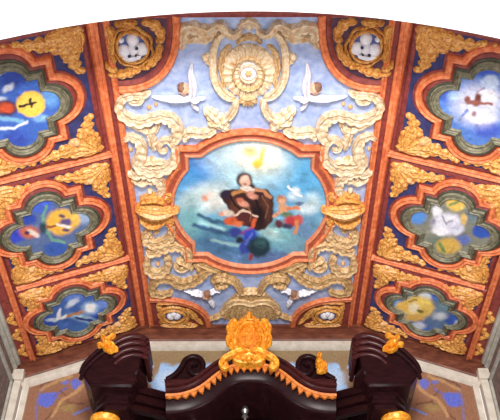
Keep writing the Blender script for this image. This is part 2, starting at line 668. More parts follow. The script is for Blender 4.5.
PIC['L1'] = ((88, 108, 150), [
    ('e', (70, 98, 196), .3, 41, 205, 11, 9), ('e', (52, 76, 170), .3, 28, 219, 8, 6), ('e', (58, 74, 190), .3, 14, 236, 10, 7), ('e', (60, 92, 170), .3, 56, 249, 12, 7),
    ('e', (150, 172, 205), .4, 84, 216, 9, 8), ('e', (130, 110, 90), .4, 98, 212, 5, 7),
    ('e', (236, 180, 74), .2, 61, 222, 15, 13), ('e', (238, 190, 90), .4, 73, 220, 7, 8),
    ('l', (110, 160, 140), .5, 1.6, [(47, 206), (43, 216), (45, 228), (52, 240), (64, 242)]), ('e', (50, 70, 80), .5, 43, 228, 4, 6),
    ('e', (98, 84, 130), .4, 66, 222, 6, 3.5), ('e', (90, 76, 100), .4, 62, 216, 3, 2), ('e', (96, 80, 100), .4, 66, 230, 3.5, 2),
    ('l', (236, 226, 220), .5, 1.2, [(57, 224), (64, 226), (70, 227)]), ('l', (150, 90, 60), .5, 1.3, [(47, 227), (55, 226)]),
    ('e', (196, 104, 70), .4, 29, 232, 9, 6), ('e', (228, 208, 200), .4, 33, 233, 7, 2.6, 30), ('e', (70, 50, 80), .5, 27, 233, 3, 2)])
PIC['L2'] = ((70, 104, 176), [
    ('e', (100, 130, 205), .4, 74, 297, 9, 6), ('e', (112, 142, 214), .4, 105, 304, 10, 5), ('e', (44, 76, 168), .4, 48, 321, 9, 5), ('e', (70, 110, 176), .5, 84, 328, 13, 4),
    ('e', (208, 220, 234), .5, 72, 303, 7, 3, -35), ('e', (160, 196, 216), .6, 82, 318, 13, 3.5, 15), ('e', (188, 204, 226), .5, 52, 320, 6, 2),
    ('l', (48, 60, 130), .5, 1.4, [(76, 318), (92, 321)]), ('l', (230, 232, 236), .5, 1.6, [(60, 310), (58, 319), (66, 316)]), ('e', (60, 80, 190), .5, 101, 316, 9, 3),
    ('l', (182, 126, 84), .5, 1.5, [(68, 316), (78, 313), (86, 311)]), ('e', (170, 200, 232), .5, 90, 308, 8, 6), ('e', (246, 246, 248), .3, 90, 308, 5, 4)])
PIC['R0'] = ((86, 124, 196), [
    ('e', (62, 92, 190), .4, 488, 68, 14, 9), ('e', (64, 96, 186), .4, 444, 96, 7, 6), ('e', (70, 92, 184), .4, 488, 130, 14, 8), ('e', (130, 174, 216), .5, 455, 96, 7, 4),
    ('e', (206, 210, 232), .5, 478, 104, 24, 20), ('e', (190, 208, 236), .3, 490, 83, 8.5, 8), ('e', (236, 234, 240), .6, 488, 96, 9, 6), ('e', (232, 228, 238), .6, 482, 118, 13, 5),
    ('e', (132, 84, 74), .4, 474, 103, 9, 3, 8), ('e', (118, 62, 56), .4, 478, 98, 3, 5), ('e', (140, 86, 78), .4, 467, 99, 3, 2.4), ('l', (150, 90, 80), .5, 1.4, [(470, 102), (492, 104)]),
    ('e', (150, 120, 130), .5, 474, 114, 3, 3), ('l', (110, 130, 190), .5, 1.2, [(462, 116), (468, 110)]), ('l', (160, 140, 170), .6, 1.2, [(478, 92), (484, 88)])])
PIC['R1'] = ((126, 128, 116), [
    ('e', (88, 140, 212), .3, 417, 217, 9, 7), ('e', (52, 84, 172), .2, 483, 231, 11, 7), ('e', (110, 128, 140), .5, 472, 216, 7, 6), ('e', (92, 108, 172), .5, 463, 240, 7, 5), ('e', (100, 120, 110), .5, 440, 246, 12, 8),
    ('e', (222, 186, 96), .25, 456, 202, 10, 9), ('l', (120, 140, 90), .6, 1.4, [(450, 205), (458, 202), (464, 198)]), ('e', (204, 166, 84), .3, 448, 246, 12, 8), ('l', (110, 140, 80), .6, 1.6, [(440, 244), (444, 251)]),
    ('e', (218, 218, 232), .3, 447, 224, 15, 11), ('e', (228, 226, 234), .3, 437, 211, 5, 5), ('e', (232, 230, 238), .4, 441, 231, 9, 4), ('e', (205, 205, 224), .4, 456, 228, 8, 6),
    ('l', (150, 148, 160), .6, .9, [(442, 216), (446, 224), (452, 221)]), ('e', (140, 140, 160), .6, 433, 222, 3, 3), ('e', (216, 180, 110), .4, 464, 219, 3, 6)])
PIC['R2'] = ((92, 116, 152), [
    ('e', (92, 152, 212), .4, 392, 303, 9, 5), ('e', (62, 96, 184), .4, 431, 295, 7, 5), ('e', (54, 86, 168), .4, 453, 320, 8, 5), ('e', (80, 112, 190), .4, 419, 329, 12, 6), ('e', (110, 140, 150), .5, 445, 306, 8, 5),
    ('e', (204, 216, 228), .4, 425, 296, 7, 4, 20), ('e', (198, 206, 222), .4, 419, 326, 7, 4), ('e', (196, 206, 216), .5, 440, 316, 7, 4), ('e', (200, 204, 216), .5, 457, 326, 3, 5),
    ('e', (234, 200, 104), .25, 418, 307, 16, 11), ('e', (228, 184, 92), .3, 403, 306, 7, 5), ('e', (240, 226, 190), .5, 414, 308, 5, 5), ('e', (216, 172, 92), .4, 414, 318, 10, 3.5),
    ('e', (130, 110, 60), .4, 420, 311, 3.5, 1.5), ('l', (170, 140, 70), .6, .9, [(409, 301), (417, 300)])])
FLK = {}
for key_, (x0_, x1_, y0_, y1_) in dict(L0=(0, 68, 60, 155), L1=(0, 110, 180, 262), L2=(15, 135, 272, 345), R0=(435, 500, 60, 155), R1=(390, 500, 175, 262), R2=(370, 475, 275, 345)).items():
    r_ = random.Random(int(x1_)*3+int(y0_))
    FLK[key_] = [(r_.uniform(.7, 1.34), (r_.uniform(x0_, x1_), r_.uniform(y0_, y1_), r_.uniform(2, 5), r_.uniform(1, 2), r_.uniform(-60, 60))) for _ in range(170)]
ROWS = [(0.628, 0.8735), (0.8865, 1.1285), (1.1415, 1.346)]
ROWNAME = ['nearest the white arch', 'in the middle of its row', 'above the altarpiece']
PLABEL = {
    'L0': 'quatrefoil painted coffer with a yellow disc and dark cross on blue, beside the white arch',
    'L1': 'quatrefoil painted coffer with a yellow shield and blue lobes, green arcs on its edge',
    'L2': 'quatrefoil painted coffer with a white star among blue and pale swirls',
    'R0': 'quatrefoil painted coffer with a brown bird on a white cloud, beside the white arch',
    'R1': 'quatrefoil painted coffer with a white emblem between yellow top and bottom lobes',
    'R2': 'quatrefoil painted coffer with a yellow flower cluster on slate blue above the altarpiece'}
SIDEN = {-1: 'left', 1: 'right'}
GP = 1.0
BH = .0045                                         # board above the sloping ceiling


def coffer(sg, r):
    sf = LEFT if sg < 0 else RIGHT
    y0, y1 = ROWS[r]
    s0, s1 = (.0185, .0145, .0130)[r], .2225
    cy = (y0+y1)/2
    key = 'LR'[sg > 0]+str(r)
    t = thing('ceiling_panel', sf.w(.126, cy), PLABEL[key], 'ceiling panel', 'painted coffers of the sloping sides')
    m = MB()
    R_ = rect(s0, y0, s1, y1)
    molding(m, sf, R_, [(0, 0), (.0012, .003), (.0035, BH), (.0085, BH+.0008), (.0092, BH-.001)])
    m.build('panel_edge', M['maroon'], t)
    m = MB()
    plate(m, sf, offset_path(R_, .0034, True), .002, BH)
    m.build('ground', M['navy'], t)
    sy = (y1-y0)/.245
    C = ((.138, .134, .1275)[r], cy-(.003, .004, .0075)[r])
    q = barbed(C, .0585, .0705*sy, .0385, .0415*sy, (.095, .0975, .0925)[r], .1015*sy)
    m = MB()
    molding(m, sf, q, [(-.0062, BH), (-.006, BH+.004), (-.004, BH+.0068), (-.002, BH+.006), (-.001, BH+.0052), (.001, BH+.0066), (.003, BH+.0072), (.0048, BH+.005), (.005, BH)])
    m.build('moulding', M['orange'], t)
    m = MB()
    molding(m, sf, q, [(-.0100, BH-.0005), (-.0098, BH+.0012), (-.0058, BH+.0014)])
    m.build('outer_shade_band', M['maroon'], t)  # maroon band painted for the shadow and brown outside the moulding
    m = MB()
    qi = barbed((C[0], C[1]+.001), .0385, .0465*sy, .0225, .0245*sy, (.064, .067, .0615)[r], .0690*sy)
    loft(m, sf, q, qi, [(.14, BH), (.21, BH+.003), (.28, BH+.0042), (.40, BH+.0060)])
    m.build('cove', M['maroon'], t)
    m = MB()
    loft(m, sf, q, qi, [(.39, BH+.0050), (.395, BH+.0072), (.47, BH+.0082), (.54, BH+.0072)])
    m.build('dark_fillet', M['rimdark'], t)
    m = MB()
    loft(m, sf, q, qi, [(.53, BH+.006), (.55, BH+.0088), (.61, BH+.0102), (.66, BH+.0078), (.72, BH+.0092), (.80, BH+.0068), (.88, BH+.0072), (.93, BH+.0088), (1.0, BH+.0072), (1.02, BH+.004)])
    m.build('rim', M['rim'], t)
    base, st = PIC[key]
    st = st+[('x', (g, g, g), *a) for g, a in FLK[key]]
    inner = [(a[0]*.04+b[0]*.96, a[1]*.04+b[1]*.96) for a, b in zip(q, qi)]
    picture('painting', sf, inner, BH+.0056, base, st, t, gain=GP)
    return t


for sg in (-1, 1):
    for r in range(3):
        coffer(sg, r)


# ------------------------------------------------- gilded sprays in the coffers' corners
def spray(sg, r, cs, cy):
    """cs 0 = beside the flat ceiling, 1 = by the wall; cy 0 = toward the arch, 1 = toward the altar"""
    sf = LEFT if sg < 0 else RIGHT
    y0, y1 = ROWS[r]
    sy = (y1-y0)/.245
    ox, oy = ((.0215, .0180, .0165)[r], .2185)[cs], (y0+.0055, y1-.0055)[cy]
    dx, dy = (1, -1)[cs], (1, -1)[cy]
    la, lb = .080+(.012 if r == 0 and cs == 0 else 0), .070*sy
    base = BH-.0003

    def L(u, v):
        return (ox+dx*u*la, oy+dy*v*lb)

    def RB(m, pts, h=.0060, lobes=4, side=0, prof=LEAFP, depth=.62):
        j = lambda: random.uniform(-.02, .02)
        return ribbon(m, sf, [(*L(u+j(), v+j()), w*.074) for u, v, w in pts], h*1.25, base, lobes, depth, side, prof, 7)
    lab = 'gilded acanthus spray in the %s corner of the %s' % (
        ('inner arch-side', 'inner altar-side', 'outer arch-side', 'outer altar-side')[cs*2+cy],
        SIDEN[sg]+(' coffer beside the white arch', ' coffer in the middle row', ' coffer above the altarpiece')[r])
    t = thing('corner_spray', sf.w(*L(.3, .3), BH), lab, 'ceiling carving', 'gilded corner sprays')
    m = MB()
    for a in (4, 25, 45, 65, 86):
        e = .58 if a == 45 else .52
        c_, s_ = cos(radians(a)), sin(radians(a))
        RB(m, [(.10, .10, .10), (.10+e*.35*c_, .10+e*.35*s_, .26), (.10+e*.7*c_, .10+e*.7*s_, .22), (.10+e*c_, .10+e*s_, .03)], lobes=0)
    dome(m, sf, L(.12, .12), la*.13, lb*.13, .006, base=base, lobes=6)
    m.build('leaf_fan', M['gold'], t)
    m = MB()
    RB(m, [(.26, .20, .20), (.44, .25, .34), (.60, .27, .36), (.78, .23, .28), (.96, .20, .20), (1.12, .12, .08)], lobes=5)
    RB(m, [(.30, .10, .10), (.46, .09, .14), (.62, .12, .10)], lobes=2)
    dome(m, sf, L(.62, .36), la*.07, la*.07, .0085, base=base, lobes=5)
    dome(m, sf, L(1.06, .13), la*.06, la*.06, .0065, base=base)
    m.build('leaf_arm', M['gold'], t)
    m = MB()
    RB(m, [(.20, .26, .20), (.25, .44, .34), (.27, .60, .36), (.23, .78, .28), (.20, .96, .20), (.12, 1.12, .08)], lobes=5)
    RB(m, [(.10, .30, .10), (.09, .46, .14), (.12, .62, .10)], lobes=2)
    dome(m, sf, L(.36, .62), la*.07, la*.07, .0085, base=base, lobes=5)
    dome(m, sf, L(.13, 1.06), la*.06, la*.06, .0065, base=base)
    m.build('leaf_arm', M['gold'], t)
    m = MB()
    RB(m, [(.34, .34, .16), (.46, .42, .3), (.55, .55, .12)], lobes=3)
    dome(m, sf, L(.44, .44), la*.09, la*.09, .0085, base=base, lobes=5)
    m.build('flower', M['bud'] if (r+cs+cy) % 2 else M['gold'], t)


for sg in (-1, 1):
    for r in range(3):
        for cs in (0, 1):
            for cy in (0, 1):
                spray(sg, r, cs, cy)

# little gilded leaves on the narrow outer band by the far corner
for sg in (-1, 1):
    sf = LEFT if sg < 0 else RIGHT
    for i, y in enumerate((1.215, 1.265, 1.315)):
        m = MB()
        ribbon(m, sf, [(.231, y-.018, .004), (.238, y-.008, .010), (.246, y+.004, .012), (.238, y+.016, .008), (.233, y+.022, .003)], .005, 0, 3, .4, 0, LEAFP, 5)
        dome(m, sf, (.240, y-.014), .004, .004, .005)
        o = m.build('border_leaf', M['gold'])
        tag(o, 'small gilded leaf on the narrow border by the %s wall, %s from the far corner' % (SIDEN[sg], ('third', 'second', 'first')[i]), 'ceiling carving', 'border leaves')

# =================================================================== THE FLAT CENTRE
def PX(pts, mir=False, k=1.12):
    out = []
    for p in pts:
        a, b = FLAT.at(p[0], p[1])
        q = [(-a if mir else a), b]
        if len(p) > 2:
            q.append(p[2]*FLAT.k(p[0], p[1])*k)
        out.append(tuple(q))
    return out


def pt(px, py, mir=False):
    a, b = FLAT.at(px, py)
    return (-a if mir else a, b)


KP = FLAT.k(250, 200)

# ------------------------------------------------- great painted medallion
MC = (0, 1.006)
MQ = barbed(MC, .110, .128, .082, .094, .141, .163, n=22)
t = thing('ceiling_medallion', FLAT.w(*MC), 'large orange framed oval painting of a robed saint and angel on clouds', 'ceiling painting')
m = MB()
molding(m, FLAT, MQ, [(-.0118, 0), (-.0116, .006), (-.010, .0105), (-.0075, .0115), (-.005, .0095), (-.0035, .0078)])
m.build('outer_moulding', M['orange'], t)
m = MB()
molding(m, FLAT, MQ, [(-.0038, .002), (-.0035, .0076), (.002, .0058), (.0042, .0072), (.0044, .002)])
m.build('hollow', mat('dull_red_wood', (146, 66, 48), (186, 96, 70), 16, 0.5, bump=0.1), t)
m = MB()
molding(m, FLAT, MQ, [(.004, .002), (.0042, .0078), (.006, .0095), (.0085, .0088), (.0104, .005), (.0106, .001)])
m.build('inner_moulding', mat('rosy_wood', (204, 112, 74), (230, 156, 118), 14, 0.5, bump=0.1), t)
SAINT = [
    ('e', (70, 140, 205), .6, 204, 166, 28, 15, -30), ('e', (60, 128, 200), .7, 200, 162, 14, 9), ('e', (96, 172, 220), .7, 304, 178, 20, 26), ('e', (84, 150, 205), .7, 190, 190, 12, 14),
    ('e', (205, 224, 226), .8, 246, 156, 36, 18), ('e', (180, 212, 222), .8, 252, 172, 30, 14), ('e', (130, 185, 215), .8, 285, 152, 16, 8),
    ('e', (252, 246, 220), .7, 261, 158, 20, 13), ('e', (246, 228, 150), .7, 250, 152, 6, 5), ('e', (240, 214, 96), .6, 262, 156, 2.6, 9, 12), ('e', (242, 206, 80), .6, 257, 164, 4.5, 4.5), ('e', (255, 250, 236), .7, 272, 155, 7, 9),
    ('e', (196, 210, 208), .6, 207, 197, 25, 13, -15), ('e', (214, 220, 214), .7, 214, 202, 16, 9), ('e', (176, 204, 210), .7, 194, 206, 13, 14), ('e', (222, 150, 118), .6, 205, 198, 3.4, 3), ('e', (226, 216, 206), .6, 210, 195, 5, 3),
    ('e', (92, 150, 172), .6, 214, 232, 40, 14), ('e', (78, 118, 158), .6, 228, 250, 40, 12, 10), ('e', (88, 116, 160), .6, 276, 258, 40, 9), ('e', (104, 140, 176), .7, 302, 236, 16, 18),
    ('e', (122, 178, 186), .6, 190, 222, 12, 14), ('l', (58, 92, 118), .7, 2, [(199, 215), (212, 221), (226, 223)]), ('l', (62, 92, 128), .7, 2.2, [(194, 225), (214, 231), (236, 236)]), ('l', (150, 190, 196), .7, 1.8, [(200, 222), (224, 229)]), ('l', (146, 186, 190), .7, 1.6, [(212, 240), (238, 246), (246, 240)]),
    ('e', (120, 176, 184), .6, 276, 234, 22, 12, 25), ('e', (160, 196, 200), .6, 270, 232, 12, 6, 30), ('e', (176, 208, 220), .6, 312, 202, 9, 9), ('e', (196, 214, 220), .7, 306, 208, 10, 6), ('e', (116, 162, 182), .7, 296, 246, 12, 7),
    # the robed figure
    ('p', (60, 36, 36), 1.4, [(220, 197), (228, 190), (236, 189), (246, 188), (258, 188), (268, 190), (273, 197), (274, 208), (272, 222), (264, 230), (254, 231), (246, 226), (238, 220), (231, 214), (226, 204)]),
    ('e', (46, 36, 56), .4, 225, 194, 6, 4.5), ('e', (84, 50, 40), .5, 266, 208, 6, 13), ('e', (38, 24, 28), .5, 258, 216, 8, 10), ('e', (92, 54, 42), .5, 236, 206, 6, 8),
    ('e', (62, 42, 48), .25, 244.5, 180.5, 8.2, 8.2), ('e', (56, 38, 42), .4, 251, 187, 4.5, 4), ('e', (222, 178, 156), .3, 245, 181, 5.2, 5.8), ('e', (232, 196, 176), .5, 244, 178.5, 3.2, 3), ('e', (176, 116, 96), .6, 245, 184, 1.6, 1),
    ('e', (222, 212, 204), .4, 247.5, 188.5, 5.5, 2.6, 12), ('e', (196, 160, 146), .5, 252, 191, 3, 2.2),
    ('l', (186, 128, 78), .5, 1.9, [(233, 194), (240, 191), (246, 191)]), ('l', (190, 128, 90), .5, 1.6, [(254, 189), (263, 191), (270, 197)]),
    ('e', (206, 142, 120), .4, 252, 195.5, 6, 3, 25), ('e', (214, 150, 124), .4, 243, 203.5, 6, 3, 30), ('e', (196, 110, 84), .5, 240, 200, 3, 2),
    ('e', (216, 196, 180), .4, 228, 213, 6, 3.5, 15), ('e', (222, 150, 124), .5, 221, 214, 3, 2),
    ('p', (84, 40, 42), .8, [(233, 216), (245, 210), (257, 216), (253, 224), (244, 226), (236, 221)]), ('l', (220, 190, 168), .5, 1.1, [(234, 216), (244, 210), (257, 216.5)]),
    ('e', (206, 92, 54), .35, 231, 221, 7, 4), ('e', (222, 120, 74), .5, 238, 224, 5, 2.6), ('l', (204, 92, 54), .45, 2, [(237, 233), (245, 233), (252, 228), (255, 220)]),
    ('e', (54, 64, 140), .4, 236, 232, 7, 4.5), ('e', (48, 70, 180), .4, 250, 236, 8, 7, -30), ('e', (58, 72, 160), .4, 245, 247, 6, 7), ('l', (90, 112, 200), .6, 1.4, [(252, 234), (246, 244)]),
    ('e', (34, 54, 66), .25, 259, 247, 12, 10.5), ('e', (50, 84, 88), .6, 261, 243, 6, 5), ('e', (150, 60, 60), .5, 251, 257, 2.4, 3), ('e', (40, 44, 54), .5, 240, 240, 4, 3),
    # the angel beside
    ('e', (190, 212, 228), .5, 294, 196, 7, 5), ('e', (216, 228, 236), .5, 296, 191, 4, 4), ('e', (150, 190, 216), .6, 302, 199, 6, 3.5), ('e', (86, 110, 140), .5, 299, 204, 4, 2),
    ('e', (186, 128, 92), .35, 281.5, 200, 4.6, 5), ('e', (222, 170, 138), .4, 282, 201.5, 3, 3.2), ('e', (212, 156, 116), .4, 283, 209, 5, 5.5), ('l', (216, 150, 110), .5, 1.8, [(278, 213), (274, 216)]),
    ('l', (210, 130, 92), .5, 1.8, [(288, 209), (295, 208), (299, 208)]), ('e', (98, 130, 102), .4, 287, 215, 6, 3), ('e', (186, 62, 66), .35, 293, 221, 9, 5.5), ('e', (206, 90, 76), .5, 298, 219, 4, 4),
    ('e', (96, 54, 62), .4, 279, 224, 4.5, 4), ('e', (70, 66, 90), .5, 287, 226, 5, 3), ('l', (216, 138, 88), .5, 1.9, [(297, 222), (297, 229), (295, 233)])]
def flecks(n, x0, x1, y0, y1, lo, hi, big, tilt):
    r = random.Random(n*7+int(x0))
    out = []
    for _ in range(n):
        g = r.uniform(lo, hi)
        out.append(('x', (g*r.uniform(.94, 1.06), g, g*r.uniform(.96, 1.05)), r.uniform(x0, x1), r.uniform(y0, y1), r.uniform(.5, 1)*big, r.uniform(.2, .45)*big, r.gauss(tilt, 25)))
    return out


CUT = [i for i, q in enumerate(SAINT) if q[1] == (60, 36, 36)][0]
SAINT = SAINT[:CUT]+flecks(260, 174, 326, 136, 266, .72, 1.32, 9, 10)+SAINT[CUT:]+flecks(150, 218, 302, 176, 258, .62, 1.5, 3.2, 40)+[
    ('l', (128, 84, 66), .6, .8, [(248, 207), (252, 214), (250, 221)]), ('l', (122, 80, 62), .6, .8, [(262, 196), (268, 206), (266, 218)]), ('l', (28, 18, 22), .6, .9, [(256, 200), (260, 210), (258, 220)]),
    ('l', (28, 18, 22), .6, .9, [(230, 196), (234, 204), (240, 210)]), ('l', (232, 210, 196), .5, .8, [(241, 188), (247, 191), (254, 189)]), ('l', (244, 244, 240), .6, .9, [(292, 189), (296, 194), (301, 196)]), ('l', (240, 240, 236), .6, .8, [(288, 186), (291, 190)])]
picture('painting', FLAT, offset_path(MQ, .0095, True), .0026, (112, 170, 204), SAINT, t, gain=1.0, step=.0013, jitter=.03)

# ------------------------------------------------- corner medallions
NM = [('near', 'the white arch'), ('far', 'the altarpiece')]


def superq(cx, cy, a, b, sgx, sgy, n=20, p=2.4):
    out = []
    for i in range(n+1):
        u = (pi/2)*i/n
        out.append((cx+sgx*a*abs(cos(u))**(2/p), cy+sgy*b*abs(sin(u))**(2/p)))
    return out


def corner_medal(far, mir):
    sx = -1 if not mir else 1                       # side of the corner
    cx = sx*.2
    t = thing('corner_medallion', FLAT.w(sx*.15, .68 if not far else 1.31),
              ['orange rimmed quarter panel with white winged heads beside the white arch, on the %s',
               'orange rimmed quarter panel with a small white relief above the altarpiece, on the %s'][far] % SIDEN[sx], 'ceiling panel', 'corner medallions')
    if not far:
        q = superq(sx*.1968, .624, .099, .131, -sx, 1)
    else:
        q = superq(sx*.1968, 1.3485, .116, .091, -sx, -1)
    poly = q+[(sx*.1968, .624 if not far else 1.3485)]
    m = MB()
    plate(m, FLAT, poly, 0, .003)
    m.build('ground', mat('navy_shadow_ground', (52, 34, 62), (92, 58, 70), 10, 0.7) if not far else M['maroon'], t)  # near ground colour mixes navy with the purple shadow beside the gold
    c0 = (sx*.16, .66 if not far else 1.32)
    d = np.array(q[len(q)//2])-np.array(q[len(q)//2-1])
    w = np.array(c0)-np.array(q[len(q)//2])
    left = 1 if (-d[1]*w[0]+d[0]*w[1]) > 0 else -1   # offset direction that points inward
    f = (lambda v: v*left)
    m = MB()
    molding(m, FLAT, q, [(f(-.001), 0), (f(-.001), .007), (f(.001), .0095), (f(.004), .009), (f(.0055), .0075), (f(.0075), .0088), (f(.010), .007), (f(.0105), .002)], False)
    if not far:
        ribbon(m, FLAT, [(sx*.198, .6240, .007), (sx*.17, .6240, .007), (sx*.104, .6240, .007)], .006)
        ribbon(m, FLAT, [(sx*.198, .7535, .009), (sx*.18, .7535, .009), (sx*.165, .753, .008)], .009)
    m.build('moulding', M['orange'], t)
    m = MB()
    molding(m, FLAT, q, [(f(.0102), .002), (f(.011), .0065), (f(.016), .0055), (f(.0195), .002)], False)
    m.build('inner_fillet', M['maroon'], t)
    P = lambda pts, k=1.12: [(p[0], p[1], p[2]) for p in PX(pts, mir, k)]
    if not far:
        c = pt(133, 45, mir)
        k = FLAT.k(133, 45)
        m = MB()
        dome(m, FLAT, c, 15*k, 17*k, .004, base=.002, power=.3, nu=28)
        m.build('oval', M['ovalblue'], t)
        m = MB()
        ring(m, FLAT, c, 15.5*k, 18*k, 3.6*k, .009, base=.002)
        ring(m, FLAT, c, 18.2*k, 21*k, 2.6*k, .0075, base=.002, lobes=7, depth=.14)
        m.build('oval_rim', M['gold'], t)
        m = MB()
        for (x, y, r) in ((133, 37.5, 6.3), (142.3, 46.5, 6.8), (125, 48.5, 6.8), (133.5, 47, 6)):
            dome(m, FLAT, pt(x, y, mir), r*k, r*k*1.12, .011, base=.004, nu=18, nv=8)
        dome(m, FLAT, pt(121.5, 38, mir), 3*k, 3*k, .007, base=.004)
        ribbon(m, FLAT, P([(123, 53, 4), (131, 55.5, 5), (142, 53, 4)]), .007, .004)
        rl = m.build('relief', M['white'], t)
        m = MB()
        for (x, y, r) in ((137.5, 43.6, 1.6), (130.3, 51.3, 1.7), (136.8, 50.5, 1.3)):
 
            m = MB()
            dome(m, FLAT, pt(x, y, mir), r*k, r*k, .004, base=.0118)
            m.build('eye', M['dot'], rl)

        LV = [([(141, 21, 3), (148, 21, 6), (155, 24, 8), (160, 30, 7), (161, 37, 6), (156, 40, 4)], 4), ([(160, 42, 3), (159, 50, 6), (154, 58, 7), (148, 64, 5), (141, 67, 2)], 4),
              ([(108, 72, 3), (116, 73, 5), (124, 72, 7), (134, 69, 7), (142, 65, 3)], 4), ([(106, 24, 3), (110, 30, 7), (112, 38, 6), (112, 50, 5), (115, 62, 4)], 4),
              ([(114, 22, 3), (122, 22, 5), (132, 21, 5), (138, 22, 2)], 3), ([(106, 60, 2), (110, 66, 5), (118, 69, 4)], 2)]
        for pts, lb in LV:
            m = MB()
            ribbon(m, FLAT, P(pts, 1.45), .011, .002, lb, .4, 0, LEAFP)
            if lb == 4:
                x, y, w_ = pts[-2]
                dome(m, FLAT, pt(x, y, mir), 3.2*k, 3.2*k, .012, base=.002)
            m.build('scroll_leaf', M['gold'], t)
    else:
        c = pt(174, 314, mir)
        k = FLAT.k(174, 314)
        m = MB()
        dome(m, FLAT, c, 10*k, 8*k, .004, base=.002, power=.3, nu=28)
        m.build('oval', M['ovalblue'], t)
        m = MB()
        ring(m, FLAT, c, 11*k, 9.5*k, 3.5*k, .008, base=.002)
        ring(m, FLAT, c, 14*k, 13*k, 3.5*k, .006, base=.002, lobes=9, depth=.1)
        m.build('oval_rim', M['gold'], t)
        m = MB()
        for (x, y, r) in ((171, 314, 4.2), (177, 313.5, 4.4), (174, 311.5, 3.6)):
            dome(m, FLAT, pt(x, y, mir), r*k, r*k*1.2, .009, base=.004)
        m.build('relief', M['white'], t)
        for pts in ([(156, 302, 2), (164, 301, 5), (172, 301, 4), (182, 302, 2)], [(160, 323, 2), (163, 315, 4), (160, 308, 4), (157, 303, 2)], [(186, 306, 3), (191, 311, 5), (196, 317, 4), (204, 323, 3)],
                    [(160, 323, 3), (170, 324, 4), (184, 324, 5), (198, 324, 3)], [(188, 316, 3), (186, 320, 4), (192, 323, 2)]):
            m = MB()
            ribbon(m, FLAT, P(pts, 1.5), .008, .002, 3, .4, 0, LEAFP)
            m.build('scroll_leaf', M['gold'], t)


for far in (0, 1):
    for mir in (False, True):
        corner_medal(far, mir)


# ------------------------------------------------- carved scrolls of the blue field
def carve(name, material, label, cat, group, parts, mir, extra=None):
    """parts: (part name, material or None, [(points, lobes, side, profile)], [(bud x, y, r)])"""
    x, y = parts[0][2][0][0][0][:2] if parts[0][2] else parts[0][3][0][:2]
    t = thing(name, FLAT.w(*pt(x, y, mir)), label, cat, group)
    for pn, pm, rbs, buds in parts:
        m = MB()
        if pn == 'flower':
            for b in buds:
                kk = FLAT.k(b[0], b[1])
                m = MB()
                dome(m, FLAT, pt(b[0], b[1], mir), b[2]*kk, b[2]*kk*1.2, b[3]*.9, lobes=b[4] if len(b) > 4 else 0, nu=20)
                m.build(pn, pm or material, t)
            continue
        for pts, lobes, side, prof, h in rbs:
            sc_ = prof is PROF and len(pts) > 5
            ribbon(m, FLAT, PX(pts, mir, 1.22), h*1.7, 0, (len(pts)+1 if sc_ else lobes), (.3 if sc_ else .4), (-1 if mir else 1) if sc_ else side, prof, 8)
        for b in buds:
            kk = FLAT.k(b[0], b[1])
            dome(m, FLAT, pt(b[0], b[1], mir), b[2]*kk, b[2]*kk*1.2, b[3] if len(b) > 3 else .009, lobes=b[4] if len(b) > 4 else 0, nu=20)
        m.build(pn, pm or material, t)
    return t


